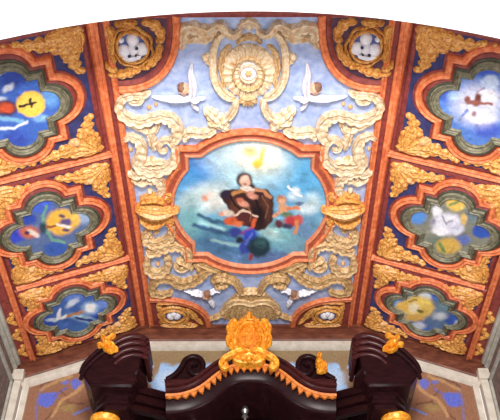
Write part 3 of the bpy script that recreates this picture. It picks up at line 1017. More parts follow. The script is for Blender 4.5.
V, LF = PROF, LEAFP
SC = [
    ('cream', 'large cream C scroll with a curled tip just below the {s} winged heads panel', [
        ('volute', None, [([(151, 90, 3), (143, 93, 6), (133, 93, 7), (124, 96, 7), (119.5, 103, 7), (122, 111, 8), (131, 117, 9), (143, 119, 9), (154, 115.5, 8), (164, 114.5, 9), (173, 118, 10), (178, 126, 10), (177, 134, 9), (171, 141, 7)], 0, 0, V, .0085)], []),
        ('jagged_leaf', None, [([(121, 115, 3), (128, 121, 6), (138, 126, 7), (148, 130, 7), (156, 128, 6), (159, 120, 4)], 6, 0, LF, .006)], []),
        ('curl', None, [([(144, 93, 4), (140, 99, 5), (133, 100, 4), (129, 97, 3)], 0, 0, V, .007)], [(131, 97, 2.6), (140, 95, 2.6)]),
        ('flower', 'bud', [], [(149, 107, 2.6, .005, 5), (156, 104, 1.8, .005), (135, 95, 1.8, .011)])]),
    ('cream', 'cream J scroll with a tight curl beside the {s} notch of the saint medallion', [
        ('volute', None, [([(123, 139, 3), (129, 135, 5), (137, 137, 7), (142, 145, 9), (141, 155, 10), (137, 161, 8), (142, 166, 9), (154, 168, 10), (166, 166, 9), (174, 159, 8), (176, 150, 7), (173, 142, 6), (166, 138, 5), (160, 142, 5), (161, 148, 4), (168, 149, 3)], 0, 0, V, .0085)], []),
        ('jagged_leaf', None, [([(137, 162, 4), (148, 160, 7), (157, 160, 6), (165, 161, 3)], 4, 0, LF, .008), ([(148, 126, 4), (151, 134, 8), (153, 143, 7), (156, 150, 3)], 5, 0, LF, .006)], []),
        ('flower', 'bud', [], [(138, 161, 3, .011, 5), (152, 158, 2.6, .009, 5), (131, 149, 2, .005), (170, 139, 2.2, .011)])]),
    ('cream', 'small cream arched scroll over a curl just above the {s} gold clasp', [
        ('volute', None, [([(129, 168, 4), (134, 173, 6), (142, 171, 7), (152, 173, 8), (160, 179, 8), (162, 187, 7), (158, 194, 4)], 0, 0, V, .008)], []),
        ('curl', None, [([(131, 176, 3), (137, 181, 5), (144, 182, 6), (150, 180, 5), (153, 184, 3)], 3, 0, LF, .007)], [(143, 178, 2.4), (150, 190, 3)]),
        ('flower', 'bud', [], [(145, 182, 2.2, .010, 5), (138, 176, 1.7, .009)])]),
    ('cream', 'cream acanthus blossom and stem {s} of the rosette, over the medallion frame', [
        ('blossom', None, [([(204, 107, 5), (210, 112, 11), (217, 118, 13), (224, 125, 11), (230, 128, 5)], 5, 0, LF, .008), ([(207, 120, 4), (215, 122, 8), (226, 117, 8), (232, 112, 4)], 4, 0, LF, .008)], [(218, 120, 3.4, .012, 5)]),
        ('stem', None, [([(236, 98, 6), (235, 105, 6), (231, 112, 6), (226, 117, 5)], 0, 0, V, .0075)], []),
        ('tail', None, [([(216, 126, 5), (209, 130, 7), (199, 131, 7), (190, 130, 7), (185, 134, 6), (189, 138, 4)], 0, 0, V, .008)], [(186, 135, 3.2)]),
        ('flower', 'bud', [], [(212, 113, 2.2, .011, 5), (188, 133, 1.8, .011)])]),
    ('cream', 'cream leafy garland along the near edge {s} of the rosette crest', [
        ('garland', None, [([(180, 48, 4), (184, 40, 8), (184, 32, 10), (188, 26, 10), (198, 28, 12), (208, 31, 11), (216, 26, 9), (224, 22, 6)], 7, 0, LF, .0085), ([(186, 40, 4), (196, 37, 8), (207, 38, 7), (214, 33, 4)], 4, 0, LF, .008)], []),
        ('scroll', None, [([(216, 22, 4), (222, 23, 6), (227, 30, 6), (234, 33, 5), (242, 28, 5)], 0, 0, V, .008)], [(226, 29, 3)]),
        ('flower', 'bud', [], [(206, 34, 2.6, .011, 5), (192, 30, 2.2, .011), (183, 45, 2, .009)])]),
    ('creamgold', 'gilded U scroll with an open curl just under the {s} gold clasp', [
        ('volute', None, [([(152, 229, 4), (147, 231, 6), (146, 237, 7), (152, 241, 8), (161, 240, 8), (169, 236, 8), (172, 229, 7), (170, 222, 5), (164, 222, 4)], 0, 0, V, .008)], []),
        ('curl', None, [([(156, 222, 4), (158, 227, 5), (154, 231, 4)], 2, 0, LF, .008)], [(157, 226, 2.6)]),
        ('flower', 'bud', [], [(151, 235, 2, .010, 5), (168, 223, 1.7, .011)])]),
    ('creamgold', 'gilded arched scroll curling round a flower below the {s} notch of the medallion', [
        ('volute', None, [([(146, 249, 5), (153, 250, 8), (161, 247, 8), (170, 244, 8), (180, 244, 8), (187, 249, 8), (189, 257, 7), (186, 265, 6), (179, 267, 5), (175, 262, 4)], 0, 0, V, .008)], []),
        ('curl', None, [([(176, 258, 4), (182, 260, 7), (189, 264, 6), (193, 269, 3)], 3, 0, LF, .008)], [(182, 261, 4)]),
        ('flower', 'bud', [], [(182, 261, 2.2, .012, 5), (150, 251, 2, .010)])]),
    ('creamgold', 'small gilded U scroll against the {s} long rail, above the far corner medallion', [
        ('volute', None, [([(149, 254, 4), (147, 261, 6), (149, 268, 7), (157, 271, 8), (165, 268, 7), (169, 260, 6), (166, 254, 5)], 0, 0, V, .008)], []),
        ('flower', 'bud', [], [(158, 263, 2.2, .008, 5), (150, 266, 1.8, .010)])]),
    ('ochre', 'long ochre S scroll arching over the {s} far corner medallion', [
        ('volute', None, [([(214, 268, 4), (206, 270, 7), (199, 276, 8), (190, 280, 9), (180, 281, 8), (171, 277, 8), (162, 276, 8), (155, 280, 7), (152, 287, 6), (157, 292, 6), (166, 292, 5), (173, 289, 3)], 0, 0, V, .0085)], []),
        ('jagged_leaf', None, [([(172, 282, 4), (179, 285, 6), (187, 284, 5), (196, 280, 3)], 4, 0, LF, .007), ([(194, 262, 3), (199, 267, 6), (203, 272, 5)], 3, 0, LF, .007)], [(176, 282, 3)]),
        ('flower', 'bud', [], [(181, 280, 2.2, .012, 5)])]),
    ('ochre', 'ochre ribbon scroll tucked under the far edge of the medallion frame, {s} side', [
        ('volute', None, [([(197, 261, 4), (204, 262, 6), (212, 265, 7), (219, 269, 5), (215, 272, 3)], 0, 0, V, .007)], [(201, 262, 2.4)])]),
    ('ochre', 'ochre acanthus cluster with a stem {s} of the shell lambrequin', [
        ('blossom', None, [([(212, 282, 4), (217, 277, 9), (224, 276, 11), (231, 279, 8), (235, 284, 3)], 5, 0, LF, .009), ([(214, 286, 4), (221, 284, 9), (229, 283, 7)], 4, 0, LF, .008)], [(222, 280, 3.4, .012, 5)]),
        ('stem', None, [([(231, 276, 5), (236, 280, 5), (240, 286, 5), (242, 292, 4)], 0, 0, V, .008)], [])]),
]
for mname, lab, parts in SC:
    for mir in (False, True):
        ps = [(a, (M[b] if b else None), c, d) for a, b, c, d in parts]
        carve('acanthus_scroll', M[mname], lab.format(s=SIDEN[1 if mir else -1]), 'ceiling carving', 'carved scrolls of the blue field', ps, mir)

# gold clasps at the waist of the medallion
for mir in (False, True):
    carve('gold_clasp', M['gold'], 'plump golden leaf clasp joining the medallion frame to the %s rail' % SIDEN[1 if mir else -1], 'ceiling carving', 'gold clasps', [
        ('bulb', None, [([(135, 205, 5), (143, 206, 14), (155, 208, 20), (166, 208, 15), (174, 207, 8), (180, 207, 6)], 0, 0, [(-1, 0), (-.85, .6), (-.7, .72), (-.6, .5), (-.4, .85), (-.25, .75), (0, 1), (.25, .75), (.4, .85), (.6, .5), (.7, .72), (.85, .6), (1, 0)], .017)], []),
        ('leaf', None, [([(140, 198, 4), (149, 195, 6), (158, 195, 6), (166, 199, 4)], 0, 0, LF, .012)], []),
        ('leaf', None, [([(140, 216, 4), (150, 221, 6), (160, 220, 6), (168, 215, 4)], 0, 0, LF, .012)], []),
        ('curl', None, [([(166, 199, 4), (170, 193, 5), (164, 191, 4)], 0, 0, V, .008)], [(166, 195, 3, .012)]),
        ('curl', None, [([(167, 214, 4), (172, 218, 5), (166, 222, 4)], 0, 0, V, .008)], [(167, 218, 3, .012)])], mir)

# ------------------------------------------------- rosette cartouche by the arch
RC = pt(248.5, 71)
K1 = FLAT.k(248, 70)
t = thing('rosette_cartouche', FLAT.w(*RC), 'round cream cartouche with a white disc and fan of petals below the arch', 'ceiling carving')
m = MB()
dome(m, FLAT, RC, 28*K1, 33*K1, .004, power=.3, nu=30)
m.build('backing', M['cream'], t)
m = MB()
for i in range(20):
    a = 2*pi*i/20
    c_, s_ = cos(a), sin(a)
    f = lambda r: (RC[0]+c_*r*K1*.92, RC[1]+s_*r*K1*1.2)
    ribbon(m, FLAT, [(*f(10), 2.4*K1), (*f(16), 5*K1), (*f(23), 7*K1), (*f(28.5), 2.4*K1)], .0052, .003, 0, 0, 0, LEAFP, 4)
m.build('petal_fan', M['cream'], t)
m = MB()
ring(m, FLAT, RC, 15*K1, 19*K1, 2.6*K1, .010, base=.002, n=36, lobes=18, depth=.06)
m.build('bead_ring', M['creamgold'], t)
m = MB()
dome(m, FLAT, (RC[0], RC[1]-2*K1), 9.5*K1, 11*K1, .011, power=.35, nu=26)
d = m.build('disc', M['white'], t)
m = MB()
ring(m, FLAT, (RC[0], RC[1]-2*K1), 8.8*K1, 10.2*K1, 1.6*K1, .004, base=.010)
m.build('disc_rim', M['cream'], d)
m = MB()
dome(m, FLAT, (RC[0], RC[1]-2*K1), 4*K1, 4.6*K1, .004, base=.0105, lobes=6, depth=.45, nu=36)
m.build('flower', M['bud'], d)
for mir in (False, True):
    m = MB()
    ribbon(m, FLAT, PX([(226, 30, 5), (219, 36, 6), (214, 47, 7), (213, 60, 7), (214, 74, 7), (219, 86, 7), (227, 94, 7), (236, 97, 5)], mir), .010, 0, 0, 0, 0, PROF)
    dome(m, FLAT, pt(205.5, 57, mir), 4*K1, 5*K1, .009, lobes=5)
    ribbon(m, FLAT, PX([(213, 52, 3), (208, 55, 5), (207, 61, 4), (211, 64, 3)], mir), .007, 0, 2, .4, 0, LEAFP)
    m.build('side_scroll', M['cream'], t)
    m = MB()
    ribbon(m, FLAT, PX([(222, 90, 3), (224, 80, 5), (221, 66, 6), (224, 52, 6), (231, 44, 4)], mir), .008, 0, 7, .4, 0, LEAFP)
    m.build('inner_leaf', M['creamgold'], t)
m = MB()
ribbon(m, FLAT, PX([(238, 28, 3), (243, 24, 8), (249, 22, 11), (255, 24, 8), (260, 28, 3)]), .010, 0, 5, .4, 0, LEAFP)
dome(m, FLAT, pt(249, 24), 5*K1, 6*K1, .013, lobes=7)
m.build('crest', M['cream'], t)
m = MB()
ribbon(m, FLAT, PX([(236, 43, 3), (242, 38, 6), (249, 36, 7), (256, 38, 6), (262, 43, 3)]), .009, 0, 5, .4, 0, LEAFP)
m.build('upper_leaf', M['creamgold'], t)
m = MB()
for i in range(5):
    a = radians(30+30*i)
    f = lambda r: (pt(248, 96)[0]+cos(a)*r*K1, pt(248, 96)[1]+sin(a)*r*K1*1.15)
    ribbon(m, FLAT, [(*f(1), 3*K1), (*f(6), 6*K1), (*f(11), 3*K1)], .010, 0, 0, 0, 0, LEAFP, 4)
dome(m, FLAT, pt(248, 96), 10*K1, 5*K1, .010)
m.build('pendant_shell', M['creamgold'], t)

# ------------------------------------------------- shell lambrequin above the altar
t = thing('shell_lambrequin', FLAT.w(*pt(251, 300)), 'ochre draped shell ornament behind the golden crest of the altarpiece', 'ceiling carving')
m = MB()
plate(m, FLAT, [pt(*p) for p in ((240, 288), (262, 288), (270, 296), (279, 304), (282, 312), (276, 317), (251, 322), (226, 317), (220, 312), (223, 304), (232, 296))], 0, .005, 0)
m.build('drape', M['ochre'], t)
m = MB()
for i in range(9):
    x = 226+i*6.25
    ribbon(m, FLAT, PX([(250+(x-250)*.42, 293, 2.5), (250+(x-250)*.8, 303, 5), (x, 313, 6), (250+(x-250)*1.05, 318, 2)]), .005, .004, 0, 0, 0, LEAFP, 4)
m.build('fold', M['ochre'], t)
m = MB()
ribbon(m, FLAT, PX([(236, 293, 4), (243, 291, 7), (251, 290, 8), (259, 291, 7), (266, 293, 4)]), .012, 0, 6, .3, 0, LEAFP)
ribbon(m, FLAT, PX([(222, 309, 4), (232, 300, 6), (243, 299, 6), (251, 301, 6), (259, 299, 6), (270, 300, 6), (280, 309, 4)]), .011, 0, 0, 0, 0, PROF)
m.build('band', M['creamgold'], t)
for mir in (False, True):
    m = MB()
    ribbon(m, FLAT, PX([(229, 315, 3), (222, 314, 6), (214, 317, 6), (206, 319, 3)], mir), .009, 0, 3, .4, 0, LEAFP)
    dome(m, FLAT, pt(223, 311, mir), 4*KP, 5*KP, .011)
    m.build('side_leaf', M['ochre'], t)


# ------------------------------------------------- winged cherub heads
def cherub(label, head, r, wings, mir, hairdir):
    k = FLAT.k(*head)
    c = pt(*head, mir)
    t = thing('cherub', FLAT.w(*c), label, 'cherub', 'winged cherub heads on the blue field')
    m = MB()
    dome(m, FLAT, c, r*k, r*k*1.2, r*k*1.5, nu=20, nv=9)
    dome(m, FLAT, (c[0], c[1]-r*k*.2), r*k*.18, r*k*.3, r*k*.35, base=r*k*1.38)
    for e in (-1, 1):
        dome(m, FLAT, (c[0]+e*r*k*.75, c[1]+r*k*.35), r*k*.34, r*k*.34, r*k*1.1)
    m.build('head', M['flesh'], t)
    m = MB()
    hx, hy = hairdir
    hc = (c[0]+(-hx if mir else hx)*r*k*.55, c[1]+hy*r*k*.55)
    dome(m, FLAT, hc, r*k*.95, r*k*1.0, r*k*1.5, nu=24, nv=8, lobes=9, depth=.12)
    m.build('hair', M['hair'], t)
    for pts, lb in wings:
        m = MB()
        P = PX(pts, mir, 1.3)
        ribbon(m, FLAT, P, .009, .001, lb, .3, 0, LEAFP)
        ribbon(m, FLAT, [(a, b, w*.5) for a, b, w in P[:-1]], .012, .001, max(0, lb-2), .3, 0, LEAFP)
        m.build('wing', M['white'], t)


for mir in (False, True):
    s = SIDEN[1 if mir else -1]
    cherub('white winged cherub head with one wing raised, %s of the rosette cartouche' % s, (184, 88), 5.5, [
        ([(191, 97, 5), (193, 90, 7), (192.5, 82, 6.5), (191, 73, 5), (192, 62, 1.5)], 0), ([(191, 97, 4), (182, 97.5, 6), (168, 98, 5), (152, 95.5, 1.5)], 0), ([(189, 95, 4), (195, 98.5, 4), (200, 97.5, 3), (206, 97, 1.5)], 0), ([(192, 98, 3), (194, 104, 3.4), (199, 109, 1.5)], 0)], mir, (-.5, -.6))
    cherub('small white winged cherub head with flat wings, over the %s far corner medallion' % s, (207, 294), 4.6, [
        ([(203, 293, 4), (197, 291.5, 6), (190, 290, 5), (183, 288.5, 2)], 5), ([(210, 291, 3), (215, 289, 4), (221, 290, 2)], 3), ([(209, 298, 3), (212, 302, 4), (214, 306, 2)], 3)], mir, (.2, -.7))

# =================================================================== FAR WALL MURAL
TAN, MV, SKY, BLO = (160, 124, 88), (146, 104, 90), (160, 196, 240), (98, 110, 204)
MUR = [('p', SKY, 2, [(138, 362), (362, 362), (366, 440), (134, 440)]),
       ('p', (150, 128, 96), 2.5, [(135, 345), (365, 345), (362, 362), (345, 366), (335, 362), (322, 366), (300, 364), (280, 362), (250, 360), (222, 362), (205, 364), (188, 362), (172, 366), (162, 362), (150, 366), (138, 362)]),
       ('l', (140, 116, 92), .3, 4, [(140, 360), (141, 384), (136, 400)]), ('l', (140, 116, 92), .3, 4, [(361, 360), (360, 384), (365, 400)]),
       ('l', (150, 124, 92), .3, 3.4, [(158, 360), (156, 370), (151, 378), (144, 376), (143, 382), (148, 388)]), ('l', (150, 124, 92), .3, 3.4, [(342, 358), (344, 370), (352, 376), (359, 372), (360, 382), (350, 386)]),
       ('e', (150, 122, 90), .3, 150, 372, 4, 6), ('e', (150, 122, 90), .3, 349, 378, 9, 7), ('e', SKY, .3, 352, 376, 3, 2.4), ('e', (190, 214, 240), .6, 172, 380, 14, 9), ('e', (186, 210, 240), .6, 330, 380, 14, 10)]
for sgn in (0, 1):
    X_ = (lambda x: 500-x) if sgn else (lambda x: x)
    MUR += [('e', BLO, .15, X_(46), 400, 9, 7, 20 if sgn else -20), ('e', BLO, .15, X_(52), 396, 6, 4), ('e', (104, 112, 196), .3, X_(76), 384, 5, 5), ('e', (110, 112, 186), .4, X_(65), 382, 4, 2.4),
            ('l', (112, 104, 170), .4, 1, [(X_(54), 397), (X_(66), 388)]), ('l', (120, 130, 190), .4, 1.1, [(X_(74), 414), (X_(90), 408)]), ('l', (130, 110, 150), .5, 1.2, [(X_(36), 420), (X_(37), 400), (X_(42), 388)]),
            ('l', (118, 80, 62), .5, .8, [(X_(45), 420), (X_(56), 408), (X_(70), 402), (X_(84), 404)]), ('l', (118, 80, 62), .5, .8, [(X_(60), 390), (X_(68), 398), (X_(66), 410)]), ('l', (184, 142, 100), .6, 1.6, [(X_(52), 416), (X_(62), 400), (X_(74), 394), (X_(82), 386)]),
            ('l', (176, 138, 98), .6, 1.4, [(X_(40), 390), (X_(56), 382), (X_(72), 376)]), ('e', (156, 128, 84), .6, X_(68), 408, 8, 4), ('l', (112, 78, 64), .5, .8, [(X_(40), 386), (X_(58), 377), (X_(80), 370)])]
mp = [(-.425, .55), (.425, .55), (.425, ZEAVE-.046), (XF, .9435), (-XF, .9435), (-.425, ZEAVE-.046)]
mu = picture('wall_mural', BACK, mp, .002, (148, 106, 82), MUR, None, M['mural'], step=.0020, jitter=.06)
tag(mu, 'painted scrollwork with blue blotches and pale sky on the wall behind the altarpiece', 'mural')

# =================================================================== THE ALTARPIECE
BP = thing('altarpiece', W((0, 1.25, ZFLOOR)), 'dark polished wooden altarpiece top with broken pediments and a golden crest', 'altarpiece')


def AS(y):
    return Surf('wall', 1, y)


def AX(y, pts, mir=False):
    s = AS(y)
    out = []
    for p in pts:
        a, b = s.at(p[0], p[1])
        q = [-a if mir else a, b]
        if len(p) > 2:
            q.append(p[2]*s.k(p[0], p[1])*1.15)
        out.append(tuple(q))
    return out


def extr(m, poly, y0, y1, bevel=0.0):
    """block with its outline in the (x, z) plane, from y0 (front) to y1, front edge chamfered"""
    n = len(poly)
    ar = sum(poly[i][0]*poly[(i+1) % n][1]-poly[(i+1) % n][0]*poly[i][1] for i in range(n))
    ins = offset_path(poly, bevel*(1 if ar > 0 else -1), True)
    vs = [W((x, y0, z)) for x, z in ins]+[W((x, y0+bevel, z)) for x, z in poly]+[W((x, y1, z)) for x, z in poly]
    fs = [tuple(range(n)), tuple(range(2*n, 3*n))]
    for r in (0, 1):
        fs += [(r*n+i, r*n+(i+1) % n, (r+1)*n+(i+1) % n, (r+1)*n+i) for i in range(n)]
    return m.add(vs, fs)


def tube(m, pts, r, n=10, squash=1.0):
    """round rod along 3D points (room units)"""
    P = [np.array(p, float) for p in pts]
    vs = []
    for i, p in enumerate(P):
        t = P[min(i+1, len(P)-1)]-P[max(i-1, 0)]
        t /= np.linalg.norm(t)
        u = np.cross(t, (0, 1, 0))
        if np.linalg.norm(u) < .1:
            u = np.cross(t, (0, 0, 1))
        u /= np.linalg.norm(u)
        v = np.cross(t, u)
        rr = r[i] if isinstance(r, (list, tuple)) else r
        vs += [W(p+u*rr*cos(2*pi*k/n)+v*rr*squash*sin(2*pi*k/n)) for k in range(n)]
    L = len(P)
    fs = [(i*n+k, i*n+(k+1) % n, (i+1)*n+(k+1) % n, (i+1)*n+k) for i in range(L-1) for k in range(n)]
    fs += [tuple(range(n)), tuple((L-1)*n+k for k in range(n))]
    return m.add(vs, fs)


def lathe(m, cx, cy, prof, n=24):
    vs = [W((cx+r*cos(2*pi*k/n), cy+r*sin(2*pi*k/n), z)) for r, z in prof for k in range(n)]
    fs = [(i*n+k, i*n+(k+1) % n, (i+1)*n+(k+1) % n, (i+1)*n+k) for i in range(len(prof)-1) for k in range(n)]
    fs += [tuple(range(n)), tuple((len(prof)-1)*n+k for k in range(n))]
    return m.add(vs, fs)


def entabl(m, poly, levels):
    """moulded block over a plan polygon: levels of (outward step, z)"""
    n = len(poly)
    ar = sum(poly[i][0]*poly[(i+1) % n][1]-poly[(i+1) % n][0]*poly[i][1] for i in range(n))
    vs = []
    for d, z in levels:
        vs += [W((x, y, z)) for x, y in offset_path(poly, -d*(1 if ar > 0 else -1), True)]
    fs = [(r*n+i, r*n+(i+1) % n, (r+1)*n+(i+1) % n, (r+1)*n+i) for r in range(len(levels)-1) for i in range(n)]
    fs += [tuple(range(n)), tuple((len(levels)-1)*n+i for i in range(n))]
    return m.add(vs, fs)


YT = 1.15
for mir in (False, True):
    sx = 1 if mir else -1
    P = lambda y, pts: AX(y, pts, mir)
    # projecting tower block: plan with cut corners
    x0, x1 = -.252, -.198
    plan = [(x0, YT+.030), (x0+.02, YT), (x1, YT), (x1+.004, YT+.01), (x1+.004, 1.318), (x0, 1.318)]
    plan = [(-sx*x, y) for x, y in plan] if True else plan
    m = MB()
    zb = .685
    entabl(m, plan, [(0, zb), (0, zb+.008), (.004, zb+.010), (.004, zb+.014), (.001, zb+.016), (.001, zb+.026), (.006, zb+.029), (.006, zb+.033), (.011, zb+.037), (.011, zb+.044), (.019, zb+.052), (.022, zb+.056), (.022, zb+.066), (.015, zb+.07)])
    m.build('entablature', M['wood'], BP)
    # swept pediment fragment: solid body, three rolls over its edge
    yb = 1.125
    body = P(yb, [(82, 374), (84, 366), (92, 357), (102, 348), (112, 342), (122, 338), (136, 336), (144, 338), (146, 348), (141, 358), (139, 366), (134, 372), (137, 380), (132, 386), (90, 386)])
    m = MB()
    extr(m, body, yb, 1.19, .003)
    m.build('pediment_body', M['wood'], BP)
    m = MB()
    for j, (dz, r_) in enumerate(((0, 3.6), (6, 3.2), (12, 3.0), (18, 2.4))):
        pts = P(yb-.004, [(112+dz*.1, 345+dz), (122, 339.5+dz*.95), (133, 336.5+dz*.95), (142, 337.5+dz*.95), (146, 341+dz*.9)])
        r_ *= AS(yb).k(120, 345)
        C3 = spline([(a, b, 0) for a, b in pts], 4)
        tube(m, [(a, yb-.004+.0012*j, b) for a, b, _ in C3], [r_*(.7+.3*min(1, i/6)) for i in range(len(C3))])
        # the rolls return along the cut end of the fragment
        a, b, _ = C3[-1]
        tube(m, [(a, yb-.004, b), (a, 1.19, b)], r_)
    m.build('scroll_roll', M['woodred'], BP)
    m = MB()
    for dz in (0, 6):
        pts = P(yb, [(81, 374+dz), (84, 366+dz), (92, 357+dz), (102, 348.5+dz), (111, 343.5+dz)])
        C3 = spline([(a, b, 0) for a, b in pts], 4)
        tube(m, [(a, yb-.002, b) for a, b, _ in C3], 2.2*AS(yb).k(120, 345))
    m.build('raking_moulding', M['wood'], BP)
    # gilt leaf on the shoulder
    g = AS(yb-.006)
    m = MB()
    for pts, lb in (([(118, 352, 4), (112, 347, 7), (106, 342, 7), (102, 336, 3)], 4), ([(108, 347, 4), (101, 346, 5), (97, 345, 3)], 2), ([(106, 342, 4), (111, 338, 5), (116, 335, 3)], 2), ([(104, 346, 3), (107, 351, 4), (114, 353, 3)], 2)):
        ribbon(m, g, P(yb-.006, pts), .010, 0, lb, .45, 0, LEAFP)
    a, b = P(yb-.006, [(107, 345)])[0]
    dome(m, g, (a, b), .006, .006, .014, lobes=5)
    m.build('gilt_leaf', M['leafgold'], BP)
    # column with gilded capital, down to the floor
    cx, cy = sx*.235, YT+.030
    m = MB()
    lathe(m, cx, cy, [(.030, ZFLOOR), (.030, ZFLOOR+.18), (.022, ZFLOOR+.19), (.018, .1), (.015, .612), (.016, .614)])
    m.build('column', M['woodred'], BP)
    m = MB()
    prof = [(.015, .612), (.018, .616), (.016, .622), (.016, .640), (.019, .660), (.023, .671), (.021, .676), (.024, .680), (.024, .686)]
    lathe(m, cx, cy, prof, 32)
    for i in range(10):
        a = 2*pi*i/10
        c_, s_ = cos(a), sin(a)
        for (z0, r0, dr, rr) in ((.622, .0165, .007, .005), (.644, .018, .008, .005)):
            aa = a if z0 < .63 else a+pi/10
            tube(m, [(cx+cos(aa)*(r0+dr*q*q), cy+sin(aa)*(r0+dr*q*q), z0+.022*q) for q in (0, .35, .7, 1)], [rr*.8, rr, rr*.8, rr*.5], 8)
    m.build('gilt_capital', M['leafgold'], BP)
    # cornice running back from the tower to the centre
    m = MB()
    for (za, zb_, w, hh) in ((0, 0, .012, .008), (-.012, -.012, .008, .005), (-.020, -.020, .014, .006), (-.032, -.032, .006, .006)):
        p0 = (sx*.196, YT+.015, .731+za)
        p1 = (sx*.098, 1.285, .772+zb_)
        d = np.array((p1[0]-p0[0], p1[1]-p0[1]))
        d /= np.hypot(*d)
        nn = np.array((-d[1], d[0]))
        vs = []
        for p in (p0, p1):
            for ox, oz in ((-w, -hh), (w, -hh), (w*1.1, hh*.6), (w*.8, hh), (-w*.8, hh), (-w*1.1, hh*.6)):
                vs.append(W((p[0]+nn[0]*ox, p[1]+nn[1]*ox, p[2]+oz)))
        m.add(vs, [(i, (i+1) % 6, 6+(i+1) % 6, 6+i) for i in range(6)]+[(0, 1, 2, 3, 4, 5), (6, 7, 8, 9, 10, 11)])
    m.build('return_cornice', M['wood'], BP)
    # inner pediment fragment: base slab and rolled scroll
    yi = 1.215
    m = MB()
    extr(m, P(yi, [(164, 378), (168, 378), (204, 378), (206, 384), (196, 390), (184, 394), (168, 397), (167, 390)]), yi, 1.33, .003)
    m.build('fragment_base', M['woodred'], BP)
    m = MB()
    extr(m, P(yi+.004, [(167, 380), (174, 374), (180, 367), (184, 361), (190, 357.5), (197, 357), (202, 360), (203, 367), (203, 380)]), yi+.004, 1.33, .0008)
    pr = P(yi, [(167, 379), (175, 374), (181, 367), (185, 360), (191, 356.5), (198, 357), (202.5, 362), (202, 370), (197, 374), (191, 372), (189, 366), (193, 363), (196, 366)])
    C3 = spline([(a, b, 0) for a, b in pr], 4)
    tube(m, [(a, yi+.002, b) for a, b, _ in C3], 3.0*AS(yi).k(190, 370))
    m.build('scroll_roll', M['wood'], BP)
    if mir:
        g = AS(yi-.004)
        m = MB()
        Q = lambda pts: AX(yi-.004, pts)
        for pts, lb in (([(317, 374, 3), (321, 370, 8), (320, 364, 8), (316, 360, 4)], 3), ([(321, 366, 5), (319, 358, 5), (321, 353, 2)], 2), ([(323, 374, 4), (325, 368, 5), (323, 362, 3)], 2)):
            ribbon(m, g, Q(pts), .012, 0, lb, .45, 0, LEAFP)
        m.build('gilt_leaf', M['leafgold'], BP)

# central swept cornice and its gilt fringe
yc = 1.20
cpath = [(166, 396), (180, 395), (192, 391.5), (202, 386), (212, 378), (222, 371), (234, 366.5), (251, 365)]
cpath += [(502-x, y) for x, y in cpath[::-1][1:]]
C2 = [tuple(p[:2]) for p in spline([(*AX(yc, [p])[0], 0) for p in cpath], 5)]
kc = AS(yc).k(250, 370)


def sweep_y(m, path, prof):
    """bend a profile of (drop below the path, y) along a path in the (x, z) plane"""
    n = len(path)
    rows = []
    for d, y in prof:
        rows += [W((x, y, z)) for x, z in offset_path(path, -d, False)]
    L = len(prof)
    fs = [(r*n+i, r*n+i+1, ((r+1) % L)*n+i+1, ((r+1) % L)*n+i) for r in range(L) for i in range(n-1)]
    fs += [tuple(r*n for r in range(L)), tuple(r*n+n-1 for r in range(L))]
    return m.add([v for v in rows], fs)


m = MB()
sweep_y(m, C2, [(-.012, yc-.018), (-.010, yc-.024), (-.006, yc-.024), (-.005, yc-.016), (-.002, yc-.014), (0, yc-.008), (.003, yc), (.003, 1.33), (-.012, 1.33)])
m.build('arched_cornice', M['woodred'], BP)
m = MB()
sweep_y(m, C2, [(.002, yc-.010), (.0035, yc-.013), (.0075, yc-.012), (.0075, yc-.003), (.002, yc-.003)])
seg = np.concatenate([[0], np.cumsum([math.dist(C2[i], C2[i+1]) for i in range(len(C2)-1)])])
low = offset_path(C2, -.0072, False)
NT = 25
for i in range(NT):
    u0, u1 = seg[-1]*(i+.06)/NT, seg[-1]*(i+.94)/NT
    ip = lambda u: np.array((np.interp(u, seg, [p[0] for p in low]), np.interp(u, seg, [p[1] for p in low])))
    a, b = ip(u0), ip(u1)
    dd = (b-a)/np.linalg.norm(b-a)
    nrm = np.array((dd[1], -dd[0]))
    nrm = nrm*.5+np.array((0, -1))*.5
    edge = min(i, NT-1-i)
    hgt = .0125*min(1, .25+edge*.18)
    poly = [tuple(a), tuple(b), tuple(b*.85+a*.15+nrm*hgt*.5), tuple((a+b)/2+nrm*hgt), tuple(a*.85+b*.15+nrm*hgt*.5)]
    extr(m, poly, yc-.011, yc-.005, .001)
m.build('gilt_fringe', M['fringe'], BP)
m = MB()
sweep_y(m, C2, [(.004, yc), (.026, yc+.002), (.030, yc+.006), (.034, yc+.004), (.036, yc+.012), (.036, 1.335), (.004, 1.335)])
m.build('under_arch', M['wood'], BP)
# back board and the body down to the floor
m = MB()
box(m, (-.128, 1.30, ZFLOOR), (.128, 1.345, .752))
box(m, (-.235, 1.30, ZFLOOR), (-.12, 1.345, .786))
box(m, (.12, 1.30, ZFLOOR), (.235, 1.345, .786))
m.build('back_board', M['wood'], BP)
m = MB()
box(m, (-.27, YT, ZFLOOR), (.27, 1.345, ZFLOOR+.16))
m.build('base', M['wood'], BP)
# glints of metal finials below the arch
for px in (198, 245):
    a, b = AX(1.24, [(px, 412)])[0]
    m = MB()
    lathe(m, a, 1.24, [(.002, ZFLOOR+.16), (.003, b-.05), (.0025, b-.012), (.006, b-.010), (.004, b-.004), (.007, b+.002), (.005, b+.008), (.001, b+.012)], 14)
    m.build('finial', M['silver'], BP)

# golden crest
yk = 1.17
G = AS(yk)
cr = MB()
half = [(251, 312), (255, 314), (259, 318.5), (264, 321.5), (268, 325), (267.5, 330), (270.5, 335), (268.5, 341), (269, 346), (264, 350), (263, 354), (266, 358), (262, 361), (256, 362)]
outl = half+[(502-x, y) for x, y in half[::-1][:-1]]
GX = lambda x: 249+(x-251)*1.1
plate_poly = [G.at(GX(x), y) for x, y in outl]
extr(cr, plate_poly, yk, yk+.022, .003)
crest = cr.build('crest', M['leafgold'], BP)
KG = G.k(250, 340)


